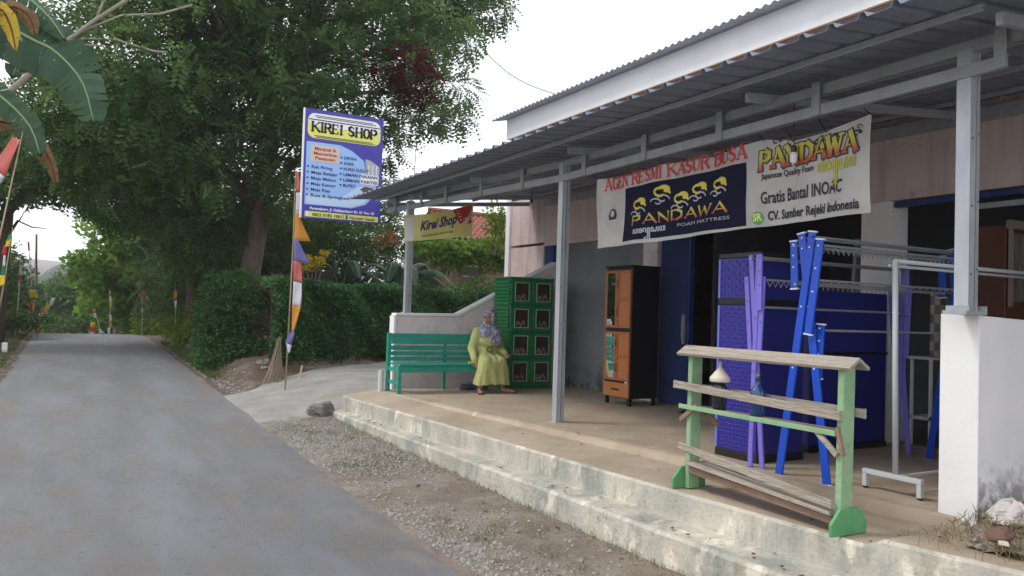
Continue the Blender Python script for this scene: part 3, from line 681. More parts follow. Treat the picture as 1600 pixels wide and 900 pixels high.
mb = MB(); bpatch(mb, [(972, 378), (1168, 353), (1169, 254), (978, 295)], 60); mb.build('dark_panel', mat('p_dark', (.010, .009, .030), .85, spec=.15), bn)
mb = MB(); serif_text(mb, 'AGEN RESMI KASUR BUSA', bline((946, 298), (1170, 247), .006)(.115), .22, .10); mb.build('red_lettering', M['p_red'], bn)
def grad(nm):
    m = bpy.data.materials.new(nm); m.use_nodes = True; nt_ = m.node_tree; b = nt_.nodes['Principled BSDF']
    a = nt_.nodes.new('ShaderNodeAttribute'); a.attribute_name = 'tone'; r = nt_.nodes.new('ShaderNodeValToRGB')
    r.color_ramp.elements[0].color = (.38, .07, .025, 1); r.color_ramp.elements[1].color = (.50, .43, .05, 1); r.color_ramp.elements[0].position = .1; r.color_ramp.elements[1].position = .6
    nt_.links.new(a.outputs['Fac'], r.inputs[0]); nt_.links.new(r.outputs[0], b.inputs['Base Color']); return m
M['firegrad'] = grad('fire_lettering')
def big_word(name, p0, p1, cap, d, parent, shadow=None):
    fn = bline(p0, p1, d)(cap); nparts = 6; mb = MB(); tones = []
    if shadow:
        m2 = MB(); f0 = bline(p0, p1, d-.002)(cap)
        def f2(u, v): return f0(u, v)
        f2.aspect = fn.aspect; serif_text(m2, 'PANDAWA', f2, .42, .26); m2.build(name+'_outline', shadow, parent)
    serif_text(mb, 'PANDAWA', fn, .27, .13)
    o = mb.build(name, M['firegrad'], parent); me = o.data
    a = me.attributes.new('tone', 'FLOAT', 'POINT')
    z0 = at(*p0, x=BX); z1 = at(*p1, x=BX)
    vals = []
    for p in mb.v:
        t = (p[1]-z0.y)/(z1.y-z0.y); base = z0.z+(z1.z-z0.z)*t; vals.append(min(1, max(0, (p[2]-base)/cap)))
    a.data.foreach_set('value', vals)
big_word('title_lettering', (990, 352), (1139, 330), .085, .008, bn)
big_word('title_lettering', (1190, 266), (1340, 233), .14, .008, bn, M['p_black'])
# ornament of curls in place of the pictured figures
mb = MB(); m2 = MB(); rnd = random.Random(4)
def curl(mb, px, py, s, k, th):
    pts_ = []
    for i in range(15):
        a = i*.42; r_ = s*(1-i/19)
        pts_.append((px+r_*math.cos(a)*k, py-r_*math.sin(a)*.8))
    for (a, b) in zip(pts_[:-1], pts_[1:]):
        A = at(*a, x=BX); B = at(*b, x=BX); n_ = Vector((0, -(B-A).z, (B-A).y)).normalized()*th/2
        mb.add([bpos((q).y, (q).z, .007) for q in (A-n_, A+n_, B+n_, B-n_)], [(0, 1, 2, 3)])
for px, py in ((1000, 322), (1034, 302), (1062, 312), (1090, 297), (1125, 290)):
    curl(mb, px, py, 13, 1, .022); curl(mb, px+7, py-6, 8, -1, .026); curl(m2, px+2, py+9, 10, 1, .014); curl(m2, px-6, py+14, 8, -1, .012)
mb.build('ornament', mat('p_gold', (.62, .52, .05), .5), bn); m2.build('ornament', M['p_grey'], bn)
mb = MB()
for px, py in ((1195, 240), (1215, 222), (1245, 232), (1275, 222), (1305, 213), (1338, 208)): curl(mb, px, py, 7, 1, .012); curl(mb, px+6, py-2, 5, -1, .010)
curl(mb, 1343, 198, 6, 1, .006)
for s, a, b, c, bo in (('Japanese Quality Foam', (1192, 281), (1271, 266), .05, .02), ('Gratis Bantal INOAC', (1190, 319), (1317, 299), .10, .02), ('CV. Sumber Rejeki Indonesia', (1197, 344), (1346, 325), .075, .03)):
    m2 = MB(); text_mb(m2, s, bline(a, b, .006)(c), bo); m2.build('black_lettering', M['p_black'], bn)
mb.build('curl_pattern', M['p_black'], bn)
mb = MB(); text_mb(mb, '\ua9a5\ua9a4\ua9c0\ua99d\ua9ae', bline((1277, 270), (1338, 258), .007)(.10), .03); mb.build('script_lettering', mat('p_olive', (.45, .42, .05), .5), bn)
mb = MB(); text_mb(mb, '\ua9a5\ua9a4\ua9c0\ua99d\ua9ae', bline((993, 366), (1038, 359), .007)(.06), .03); mb.build('script_lettering', M['p_grey'], bn)
mb = MB(); text_mb(mb, 'FOAM MATTRESS', bline((1058, 354), (1142, 342), .007)(.03), .0); mb.build('small_lettering', M['p_grey'], bn)
def disc(mb, px, py, r_, d, n=14):
    c = at(px, py, x=BX); mb.add([bpos(c.y+r_*math.cos(k*2*math.pi/n), c.z+r_*math.sin(k*2*math.pi/n), d) for k in range(n)], [tuple(range(n))])
mb = MB(); disc(mb, 1184, 341, .055, .005); mb.build('green_emblem', M['p_green'], bn)
mb = MB(); text_mb(mb, 'SR', bline((1178, 346), (1190, 344), .008)(.06), .03); mb.build('emblem_lettering', M['p_yellow'], bn)
mb = MB(); disc(mb, 956, 337, .075, .004); mb.build('round_emblem', M['p_black'], bn)
mb = MB(); disc(mb, 956, 334, .035, .006); bpatch(mb, [(946, 349), (966, 346), (966, 342), (946, 345)], 2, .006); mb.build('round_emblem', M['p_grey'], bn)
mb = MB()
for q in topz: mb.tube([(BX, q[0], q[1]-.01), (4.80, q[0], max(q[1], 3.2)+.01)], .004, 5)
mb.build('tie_cord', M['p_black'], bn)

# small hanging shop banner on the left post
kb = thing('hanging_banner', 'small yellow shop banner with red corner tied across the farthest post', 'banner', (5.1, 11.35, 2.75))
BY = 11.38
K4 = [at(631, 336, y=BY), at(739, 318, y=BY), at(738, 369, y=BY), at(632, 378, y=BY)]
def kf(u, v, d=0):
    p = K4[0].lerp(K4[1], u).lerp(K4[3].lerp(K4[2], u), v); sag = -.05*math.sin(math.pi*u)*(1-v)
    return Vector((p.x, p.y-d+.012*math.sin(u*11+v*3), p.z+sag))
mb = MB(); mb.grid(lambda u, v: kf(u, v), 30, 8); mb.build('banner_cloth', mat('kb_yellow', (.78, .70, .12), .7, c2=(.78, .74, .42), scale=7), kb)
mb = MB(); mb.add([kf(a, b, .004) for a, b in ((.70, .02), (.74, .2), (.76, .35), (.80, .55), (.98, .6), (.98, .02), (.85, .02))], [tuple(range(7))]); mb.build('red_corner', M['p_red'], kb)
mb = MB()
for k in range(5): mb.add([kf(a, b, .006) for a, b in ((.99, .22+.05*k), (.74+.02*k, .06+.12*k), (.75+.02*k, .09+.12*k), (.99, .245+.05*k))], [(0, 1, 2, 3)])
mb.add([kf(a, b, .004) for a, b in ((.01, .12), (.01, .95), (.13, .95), (.15, .12))], [(0, 1, 2, 3)])
mb.build('white_rays', M['p_white'], kb)
mb = MB()
def kfr(u0, v0, u1, v1, cap):
    def fn(u, v): return kf(u0+(u1-u0)*u, v0+(v1-v0)*u-cap*v, .007)
    fn.aspect = (u1-u0)*1.2/(cap*.42); return fn
text_mb(mb, 'Kirei Shop', kfr(.22, .62, .76, .50, .36), .03, shear=.35)
text_mb(mb, 'melayani pesanan aneka mebel rumah tangga', kfr(.24, .88, .70, .80, .10), 0); mb.build('lettering', M['p_navytext'], kb)

# ------------------------------------------------------------------ teal bench
be = thing('bench', 'long teal wooden slatted bench against the low wall', 'bench', (4.9, 10.8, .5))
BX0, BX1, BF, BB = 4.10, 5.80, 10.50, 10.98
for z0, z1 in ((1.19, 1.345), (1.10, 1.165), (1.02, 1.08), (.94, 1.0)):
    mb = MB(); mb.box((BX0+.05, BB-.03, z0), (BX1-.02, BB-.008, z1)); mb.build('back_slat', M['teal'], be, bevel=.004)
mb = MB()
for k in range(4): mb.box((BX0+.02, BF+.01+.108*k, .895), (BX1, BF+.108*k+.112, .922))
mb.build('seat', M['teal'], be, bevel=.004)
mb = MB(); mb.box((BX0+.05, BF+.03, .80), (BX1-.05, BF+.055, .892)); mb.build('apron', M['teal'], be, bevel=.003)
for x in (BX0, BX1-.075):
    mb = MB(); mb.box((x, BF+.02, .5), (x+.055, BF+.075, .894)); mb.build('leg', M['teal'], be, bevel=.003)
    mb = MB(); mb.box((x, BB-.007, .5), (x+.055, BB+.05, 1.35)); mb.build('leg', M['teal'], be, bevel=.003)
    mb = MB(); mb.box((x+.01, BF+.08, .62), (x+.045, BB-.01, .67)); mb.box((x+.01, BF+.08, .80), (x+.045, BB-.01, .86)); mb.build('side_rail', M['teal'], be, bevel=.003)
mb = MB(); mb.box((5.02, 11.0, .5), (5.06, 11.04, 1.3)); mb.build('back_brace', M['teal'], be)

# ------------------------------------------------------------------ woman on the bench
pe = thing('person', 'seated woman in lime green long dress and patterned grey-blue headscarf looking towards the road', 'person', (5.6, 10.6, .5))
V = Vector
def cap_(mb, a, b, r0, r1, n=12):
    a = V(a); b = V(b); d = b-a; k = 5
    mb.tube([a.lerp(b, i/k) for i in range(k+1)], [r0+(r1-r0)*i/k for i in range(k+1)], n); mb.ball(a, r0, n, 8); mb.ball(b, r1, n, 8)
fd_ = V((-.80, -.60, -.02)).normalized(); hc = V((5.61, 10.66, 1.605)); side = fd_.cross(V((0, 0, 1))).normalized()
mb = MB()
hrot = Matrix(((fd_.x, side.x, 0), (fd_.y, side.y, 0), (0, 0, 1)))
mb.ball(hc, (.098, .078, .118), 18, 14, hrot); mb.ball(hc+fd_*.045+V((0, 0, -.045)), (.055, .052, .062), 12, 10, hrot)
mb.ball(hc+fd_*.103+V((0, 0, -.012)), (.016, .012, .024), 8, 6, hrot); mb.ball(hc+fd_*.098+V((0, 0, -.055)), (.014, .022, .012), 8, 6, hrot)
mb.ball(hc+fd_*.078+side*.04+V((0, 0, -.02)), .022, 8, 6); mb.ball(hc+fd_*.078-side*.04+V((0, 0, -.02)), .022, 8, 6)
cap_(mb, hc+V((0, 0.01, -.06)), (5.585, 10.70, 1.42), .05, .058)
cap_(mb, (5.585, 10.72, 1.36), (5.62, 10.78, 1.02), .12, .14)
cap_(mb, (5.44, 10.73, 1.38), (5.365, 10.72, 1.13), .05, .042); cap_(mb, (5.365, 10.72, 1.13), (5.30, 10.50, .955), .04, .027)
cap_(mb, (5.76, 10.74, 1.38), (5.84, 10.72, 1.12), .05, .042); cap_(mb, (5.84, 10.72, 1.12), (5.81, 10.47, 1.06), .04, .027)
for hipx, knee, ank, toe in ((5.53, (5.42, 10.36, .92), (5.315, 10.34, .565), (5.26, 10.20, .53)), (5.70, (5.64, 10.36, .92), (5.70, 10.36, .565), (5.82, 10.25, .53))):
    cap_(mb, (hipx, 10.75, .98), knee, .08, .05); cap_(mb, knee, ank, .05, .034); cap_(mb, ank, (ank[0], ank[1]+.02, .55), .034, .032)
    cap_(mb, V(ank)+V((0, 0, -.02)), toe, .034, .026); mb.ball(V(toe)+V((0, 0, -.002)), (.042, .042, .022))
# hand resting on the seat edge
def hand(w, dirv, upv, sgn):
    w = V(w); dirv = V(dirv).normalized(); upv = V(upv).normalized(); sd_ = dirv.cross(upv).normalized()
    cap_(mb, w, w+dirv*.035, .024, .03); mb.ball(w+dirv*.055, (.034, .034, .022), 10, 8)
    for i, ln in enumerate((.062, .070, .066, .052)):
        b0 = w+dirv*.075+sd_*(-.027+.018*i); b1 = b0+dirv*ln*.5-upv*.006; b2 = b1+dirv*ln*.4-upv*.025
        cap_(mb, b0, b1, .0092, .0086, 8); cap_(mb, b1, b2, .0086, .0072, 8)
    t0 = w+dirv*.03+sd_*sgn*.030; cap_(mb, t0, t0+dirv*.03+sd_*sgn*.022, .011, .009, 8); cap_(mb, t0+dirv*.03+sd_*sgn*.022, t0+dirv*.055+sd_*sgn*.022-upv*.012, .009, .008, 8)
hand((5.30, 10.50, .945), (.05, -.75, -.62), (0, -.62, .75), 1)
hand((5.79, 10.44, 1.065), (-.35, -.9, -.12), (0, -.1, 1), -1)
remesh(mb, 'body', M['skin'], pe, .0065, 3)
mb = MB()
for s_ in (-1, 1): mb.ball(hc+fd_*.094+side*.030*s_+V((0, 0, .012)), (.009, .013, .008), 8, 6, hrot)
mb.build('eye', M['darkhair'], pe, smooth=True)
mb = MB(); 
for s_ in (-1, 1): mb.bar(hc+fd_*.097+side*(.030*s_-.016)+V((0, 0, .034)), hc+fd_*.097+side*(.030*s_+.016)+V((0, 0, .034)), .006, .006)
mb.build('eyebrow', M['darkhair'], pe)
mb = MB(); mb.ball(hc+fd_*.111+V((0, 0, -.055)), (.006, .021, .007), 8, 6, hrot); mb.build('mouth', M['lip'], pe, smooth=True)
# dress
mb = MB()
mb.ball((5.60, 10.72, 1.38), (.18, .11, .10), 18, 12); mb.ball((5.59, 10.72, 1.27), (.18, .145, .16), 18, 12); mb.ball((5.61, 10.73, 1.10), (.20, .17, .16), 18, 12); mb.ball((5.62, 10.76, .99), (.235, .20, .12), 18, 12)
mb.ball((5.58, 10.62, 1.25), (.15, .09, .09), 14, 10)
cap_(mb, (5.44, 10.73, 1.385), (5.36, 10.73, 1.14), .080, .074); cap_(mb, (5.36, 10.73, 1.14), (5.30, 10.52, .985), .072, .050)
cap_(mb, (5.765, 10.74, 1.385), (5.84, 10.73, 1.14), .080, .074); cap_(mb, (5.84, 10.73, 1.14), (5.81, 10.50, 1.075), .072, .048)
cap_(mb, (5.53, 10.74, .985), (5.42, 10.36, .945), .12, .10); cap_(mb, (5.70, 10.74, .985), (5.66, 10.36, .945), .12, .10); cap_(mb, (5.62, 10.7, .99), (5.54, 10.38, .955), .12, .09)
# skirt: rings from lap to hem
rings = [(.98, 5.33, 5.75, 10.27, 10.52), (.86, 5.30, 5.77, 10.25, 10.50), (.74, 5.27, 5.78, 10.24, 10.50), (.625, 5.24, 5.79, 10.22, 10.51)]
n = 40; vv = []
for zi, x0, x1, y0, y1 in rings:
    cx, cy = (x0+x1)/2, (y0+y1)/2
    for k in range(n):
        a = 2*math.pi*k/n; fold = 1+.05*math.sin(a*9+zi*3)*(1-zi)*2.2
        ex = abs(math.cos(a))**.55*math.copysign(1, math.cos(a)); ey = abs(math.sin(a))**.55*math.copysign(1, math.sin(a))
        vv.append((cx+(x1-x0)/2*ex*(1+.02*math.sin(a*9)), cy+(y1-y0)/2*ey*fold, zi+(.012*math.sin(a*3) if zi < .7 else 0)))
fs = [(i*n+k, i*n+(k+1) % n, (i+1)*n+(k+1) % n, (i+1)*n+k) for i in range(len(rings)-1) for k in range(n)]+[tuple(range(n))[::-1], tuple((len(rings)-1)*n+k for k in range(n))]
mb.add(vv, [f_[::-1] for f_ in fs])
dro = remesh(mb, 'dress', M['dress'], pe, .009, 3)
_o = origin(pe)
for v_ in dro.data.vertices:
    q = v_.co+_o; n_v = v_.normal
    f1 = noise.noise(Vector((q.x*9, q.y*9, q.z*3)))*.010+noise.noise(Vector((q.x*22+q.z*10, q.y*22, q.z*9)))*.005
    if q.z < .93: f1 += .007*math.sin(q.x*46+math.sin(q.z*7)*1.2)*sm(.93, .70, q.z)
    v_.co += n_v*f1
# tunic embroidery and sash
mb = MB()
for k in range(9):
    a = k*.7; mb.ball((5.57+.05*math.cos(a), 10.565-.004*k, 1.135+.035*math.sin(a)), (.016, .008, .016), 8, 6)
mb.build('embroidery', mat('embroidery', (.17, .20, .05), .9), pe, smooth=True)
# headscarf
mb = MB(); back = -fd_
mb.ball(hc+back*.030+V((0, 0, .012)), (.108, .100, .132), 18, 14, hrot)
for s_ in (-1, 1): mb.ball(hc+side*.068*s_+fd_*.012+V((0, 0, -.02)), (.058, .030, .108), 12, 10, hrot)
mb.ball(hc+fd_*.045+V((0, 0, .098)), (.050, .072, .026), 12, 8, hrot)
mb.ball(hc+fd_*.02+V((0, 0, -.125)), (.085, .082, .045), 14, 10, hrot)
mb.ball((5.60, 10.67, 1.44), (.155, .105, .085), 16, 10); mb.ball((5.66, 10.63, 1.36), (.13, .095, .115), 16, 10); mb.ball((5.70, 10.60, 1.27), (.095, .085, .095), 14, 10)
mb.ball((5.52, 10.63, 1.38), (.10, .085, .075), 14, 10, Matrix.Rotation(R(-35), 3, 'Y')); mb.ball((5.62, 10.59, 1.27), (.085, .075, .075), 14, 10)
remesh(mb, 'headscarf', M['hijab'], pe, .009, 3)
mb = MB()
for cx, cy, dx, dy in ((5.285, 10.265, -.06, -.14), (5.77, 10.30, .12, -.11)):
    d = V((dx, dy, 0)).normalized(); s2 = V((-d.y, d.x, 0))
    mb.prism([V((cx, cy, .503))+d*a+s2*b for a, b in ((.13, -.02), (.13, .02), (.08, .042), (-.05, .034), (-.1, .03), (-.1, -.03), (-.05, -.034), (.08, -.042))], (0, 0, .014))
    mb.tube([V((cx, cy, .52))+d*.03-s2*.04, V((cx, cy, .556))+d*.035, V((cx, cy, .52))+d*.03+s2*.04], .008, 6)
mb.build('sandal', M['sandal'], pe)
mb = MB(); mb.tube([(5.17, 10.45, .945), (5.32, 10.47, .945)], .014, 8); tag(mb.build('flute', mat('yellow_roll', (.55, .55, .08), .6)), 'short yellow stick under the seated woman\'s hand on the bench', 'stick')
col.objects['flute'].name = 'stick'
# cloth bundle under the bench
mb = MB(); rr = random.Random(3)
for k in range(7): mb.ball((5.30+.06*k+rr.uniform(-.02, .02), 10.86+rr.uniform(-.05, .05), .54), (.07, .07, .05+rr.uniform(0, .03)), 8, 6)
o = thing('cloth_bundle', 'dark blue crumpled cloth bundle under the teal bench', 'bundle', (5.45, 10.86, .5)); remesh(mb, 'cloth', mat('navy_cloth', (.02, .03, .10), .9, c2=(.12, .12, .15), scale=14), o, .015, 2)

# white pipe stub beside the bench
mb = MB(); mb.tube([(4.02, 11.0, .46), (4.02, 11.0, .80)], .04, 14); tag(mb.build('pipe_stub', mat('pvc', (.55, .55, .53), .6)), 'short pale grey pipe standing beside the bench end', 'pipe')

# ------------------------------------------------------------------ green picture-door cabinet
gc = thing('plastic_cabinet', 'tall green plastic cabinet with eight picture doors beside the seated woman', 'cabinet', (6.4, 11, .5))
gx0, gx1, gy0, gy1 = 6.02, 6.84, 10.78, 11.32
mb = MB(); mb.box((gx0+.02, gy0+.02, .54), (gx1-.02, gy1, 2.24)); mb.build('case', M['greenpl2'], gc)
mb = MB()
for t in range(4):
    z0 = .56+t*.42
    for k in range(7): mb.bar((gx0+.008, gy0+.03, z0+.03+k*.056), (gx0+.008, gy1-.02, z0+.03+k*.056), .026, .032)
mb.build('louvre_side', M['greenpl'], gc, bevel=.003)
mb = MB(); mb.box((gx0-.005, gy0-.0, 2.241), (gx1+.01, gy1+.01, 2.27)); mb.build('top_panel', M['greenpl'], gc, bevel=.006)
mb = MB(); mb.box((gx0+.03, gy0+.04, .5), (gx1-.03, gy1-.03, .539)); mb.build('plinth', M['greenpl2'], gc)
picm = mat('picture_dark', (.09, .05, .04), .25, c2=(.34, .27, .24), scale=22, lo=.45, hi=.62)
for t in range(4):
    for s_ in range(2):
        z0 = .57+t*.42; x0 = gx0+.02+s_*.395; x1 = x0+.385
        mb = MB(); mb.box((x0, gy0-.002, z0), (x1, gy0+.018, z0+.405)); dr = mb.build('door', M['greenpl2'], gc, bevel=.006)
        fx0, fx1, fz0, fz1 = x0+.065, x0+.325, z0+.055, z0+.355
        mb = MB(); 
        for a, b in (((fx0, fz0), (fx1, fz0+.012)), ((fx0, fz1-.012), (fx1, fz1)), ((fx0, fz0+.0125), (fx0+.012, fz1-.0125)), ((fx1-.012, fz0+.0125), (fx1, fz1-.0125))): mb.box((a[0], gy0-.012, a[1]), (b[0], gy0-.003, b[1]))
        mb.build('picture_frame', mat('pale_frame', (.30, .42, .28), .5) if not t+s_ else bpy.data.materials['pale_frame'], dr)
        mb = MB(); mb.box((fx0+.012, gy0-.005, fz0+.012), (fx1-.012, gy0-.0022, fz1-.012)); mb.build('picture', mat('picture_brown', (.028, .018, .014), .2) if not t+s_ else bpy.data.materials['picture_brown'], dr)
        mb = MB()
        for k in range(9):
            cx = fx0+.045+.018*k; cz = fz0+.05+.03*math.sin(k*1.3)+.025*(k/9); mb.add([(cx+.02*math.cos(a), gy0-.0065-.0003*k, cz+.028*math.sin(a)) for a in np.linspace(0, 5.6, 7)], [tuple(range(7))])
        mb.build('picture_motif', picm if k else picm, dr)
        mb = MB(); mb.box((x1-.035 if s_ == 0 else x0+.01, gy0-.02, z0+.18), (x1-.018 if s_ == 0 else x0+.027, gy0-.003, z0+.23)); mb.build('handle', M['greenpl'], dr)

# ------------------------------------------------------------------ orange and black wardrobe
oc = thing('plastic_wardrobe', 'orange-brown and black plastic wardrobe with two mirror doors', 'wardrobe', (6.75, 8.65, .5))
# built axis aligned with its front towards the road (-X), then turned a few degrees about its root
ox, oy0, oy1 = 6.50, 8.36, 8.92
def OB(mb, x0, y0, z0, x1, y1, z1): mb.box((x0, y0, z0), (x1, y1, z1))
mb = MB(); OB(mb, ox+.025, oy0, .60, ox+.50, oy1, 2.36); mb.build('case', M['blackpl'], oc, bevel=.01)
mb = MB(); OB(mb, ox-.005, oy0-.01, 2.361, ox+.51, oy1+.01, 2.39); mb.build('top_panel', M['blackpl'], oc, bevel=.01)
for a, b in ((ox+.03, oy0+.02), (ox+.03, oy1-.06), (ox+.44, oy0+.02), (ox+.44, oy1-.06)):
    mb = MB(); mb.box((a, b, .5), (a+.04, b+.04, .599)); mb.build('leg', M['blackpl'], oc)
def odoor(y0, y1, z0, z1, panels, mirror=False):
    mb = MB(); e = .035
    for a in ((y0, z0, y1, z0+e), (y0, z1-e, y1, z1), (y0, z0+e+.0005, y0+e, z1-e-.0005), (y1-e, z0+e+.0005, y1, z1-e-.0005)): mb.box((ox-.004, a[0], a[1]), (ox+.024, a[2], a[3]))
    if panels == 2: zm = (z0+z1)/2; mb.box((ox-.004, y0+e+.0005, zm-.02), (ox+.024, y1-e-.0005, zm+.02))
    d = mb.build('door', M['orangepl'], oc, bevel=.004)
    mb = MB(); mb.box((ox+.008 if not mirror else ox+.004, y0+e, z0+e), (ox+.0235, y1-e, z1-e)); mb.build('mirror' if mirror else 'panel', M['mirror'] if mirror else M['orangepl2'], d)
    if not mirror:
        for zz in ((z0+(z1-z0)*.27), (z0+(z1-z0)*.77)):
            mb = MB(); mb.tube([(ox-.004, y1-.02, zz-.05), (ox-.022, y1-.02, zz-.04), (ox-.022, y1-.02, zz+.04), (ox-.004, y1-.02, zz+.05)], .006, 6); mb.build('handle', M['blackpl'], d)
ym = 8.655
odoor(oy0+.005, ym-.003, 1.54, 2.32, 2); odoor(ym+.003, oy1-.005, 1.54, 2.32, 1, True)
odoor(oy0+.005, ym-.003, .83, 1.49, 2); odoor(ym+.003, oy1-.005, .83, 1.49, 1, True)
mb = MB(); mb.box((ox-.002, oy0+.005, .61), (ox+.024, oy1-.005, .80)); dr = mb.build('drawer', M['orangepl2'], oc, bevel=.006)
mb = MB(); mb.box((ox-.014, 8.56, .70), (ox-.003, 8.72, .722)); mb.build('handle', M['blackpl'], dr)
mb = MB(); mb.box((ox+.0, oy0+.03, .807), (ox+.0235, oy0+.09, .822)); mb.build('sticker', M['p_white'], oc)
oc.rotation_euler.z = R(1)

# ------------------------------------------------------------------ blue basket-weave cabinets
bc = thing('plastic_cabinet', 'tall blue plastic cabinet with basketweave front and black bands', 'cabinet', (5.4, 5, .5))
cx0, cy0, cy1 = 5.06, 4.76, 5.24
mb = MB(); mb.box((cx0+.02, cy0, .56), (cx0+.56, cy1, 2.26)); mb.build('case', M['navydark'], bc, bevel=.008)
for z0, z1 in ((.5, .57), (1.83, 1.885), (2.24, 2.285)):
    mb = MB(); mb.box((cx0+.004, cy0-.006, z0), (cx0+.57, cy1+.006, z1)); mb.build('band' if z0 > .6 else 'plinth', M['blackpl'], bc, bevel=.006)
for z0, z1 in ((.575, 1.825), (1.89, 2.235)):
    mb = MB(); mb.box((cx0+.008, cy0+.01, z0), (cx0+.0195, cy1-.01, z1)); d = mb.build('door', M['navypl'], bc)
    mb = MB(); nz_ = int((z1-z0)/.036); ny_ = 10; py_ = (cy1-cy0-.05)/ny_
    for i in range(nz_):
        for j in range(ny_):
            z = z0+.012+i*(z1-z0-.02)/nz_; y = cy0+.03+j*py_
            a = V((cx0+.008, y+.006, z+.006)); zz = (z1-z0)/nz_-.004
            if (i+j) % 2: mb.add([a, a+V((0, py_-.008, 0)), a+V((0, py_-.008, zz-.01)), a+V((0, 0, zz-.01)), a+V((-.011, .012, zz/2-.004)), a+V((-.011, py_-.02, zz/2-.004))], [(0, 1, 5, 4), (1, 2, 5), (2, 3, 4, 5), (3, 0, 4)])
            else: mb.add([a, a+V((0, py_-.008, 0)), a+V((0, py_-.008, zz-.01)), a+V((0, 0, zz-.01)), a+V((-.011, py_/2-.004, .004)), a+V((-.011, py_/2-.004, zz-.014))], [(0, 1, 4), (1, 2, 5, 4), (2, 3, 5), (3, 0, 4, 5)])
    mb.build('weave', M['navypl'], d)
mb = MB(); mb.box((cx0+.002, cy1-.02, .575), (cx0+.03, cy1+.004, 1.825)); mb.box((cx0+.002, cy1-.02, 1.89), (cx0+.03, cy1+.004, 2.235)); mb.build('edge_trim', M['bluetrim'], bc)
n2 = thing('plastic_cabinet', 'dark navy plastic cabinet behind the folded drying racks', 'cabinet', (6.6, 5.2, .5))
mb = MB(); mb.box((5.95, 4.97, .56), (7.05, 5.45, 2.0)); mb.build('case', M['navydark'], n2, bevel=.01)
mb = MB(); mb.box((5.94, 4.96, .5), (7.06, 5.46, .559)); mb.build('plinth', M['blackpl'], n2, bevel=.006); mb = MB(); mb.box((5.94, 4.96, 1.4), (7.06, 5.46, 1.43)); mb.build('band', M['blackpl'], n2, bevel=.006)

# ------------------------------------------------------------------ folded drying racks
def flatbar(name, a, b, root, m_, w_=.042, t=.022, caps=True):
    a = V(a); b = V(b); mb = MB(); mb.bar(a, b, t, w_, up=(0, 1, 0)); o = mb.build(name, m_, root, bevel=.005)
    if caps:
        d = (b-a).normalized(); mb = MB(); mb.bar(a-d*.012, a-d*.0005, t+.006, w_+.008, up=(0, 1, 0)); mb.bar(b+d*.0005, b+d*.012, t+.006, w_+.008, up=(0, 1, 0)); mb.build('end_cap', M['capwhite'], o)
    return o
def rods(mb, y, z, x0, x1, hooks=False, ph=0):
    mb.tube([(x0, y, z), (x1, y+.02, z)], .010, 8)
def zig(root, y, z, x0, x1, n, h):
    mb = MB(); mb.tube([(x0+(x1-x0)*i/n, y, z-(h if i % 2 else 0)) for i in range(n+1)], .0035, 5, False); mb.build('hook_wire', M['rod'], root)
xa, xc = 4.92, 6.86
def rack(root, bars, m_, w_, caps, far_dx, rodspec, zspec):
    for (p, q, dx) in bars:
        A = at(*p, x=xa+dx); B = at(*q, x=xa+dx)
        flatbar('tube', A, B, root, m_, w_, .02, caps)
        flatbar('tube', A+V((far_dx, 0, 0)), B+V((far_dx, 0, 0)), root, m_, w_, .02, caps)
        for k in (.06, .3, .55): mb = MB(); c = A.lerp(B, k); mb.tube([c+V((-.018, 0, 0)), c+V((-.011, 0, 0))], .007, 8); mb.build('rivet', M['capwhite'] if caps else m_, root)
    for (px, py) in rodspec:
        c = at(px, py, x=xa); mb = MB(); mb.tube([c+V((-.01, 0, 0)), c+V((far_dx, 0, 0))], .0095, 8); mb.build('rod', M['rod'], root)
    for (px, py, n_, h) in zspec:
        c = at(px, py, x=xa); zig(root, c.y, c.z, c.x+.05, c.x+far_dx-.05, n_, h)
r1 = thing('drying_rack', 'folded bright blue clothes drying rack with white end caps', 'drying rack', (4.92, 4.2, .5), 'folded drying racks')
rack(r1, [((1270, 363), (1217, 742), 0), ((1253, 366), (1292, 757), .026), ((1241, 378), (1242, 450), .052), ((1282, 375), (1263, 521), -.024), ((1283, 508), (1278, 590), .05)], M['bluetube'], .068, True, 1.93,
     [(1272, 370), (1254, 372), (1242, 384), (1282, 383), (1243, 444), (1279, 438), (1264, 516)], [(1282, 383, 60, .045), (1243, 384, 60, .04), (1279, 440, 40, .03)])
r2 = thing('drying_rack', 'folded lilac clothes drying rack leaning by the basketweave cabinet', 'drying rack', (4.92, 4.6, .5), 'folded drying racks')
rack(r2, [((1186, 397), (1172, 728), 0), ((1174, 398), (1191, 735), .024), ((1167, 432), (1173, 560), .048), ((1193, 432), (1186, 560), -.022), ((1188, 397), (1187, 484), -.044)], M['lilac'], .046, False, 1.90,
     [(1186, 402), (1192, 437), (1186, 480), (1174, 404)], [(1192, 438, 56, .05)])

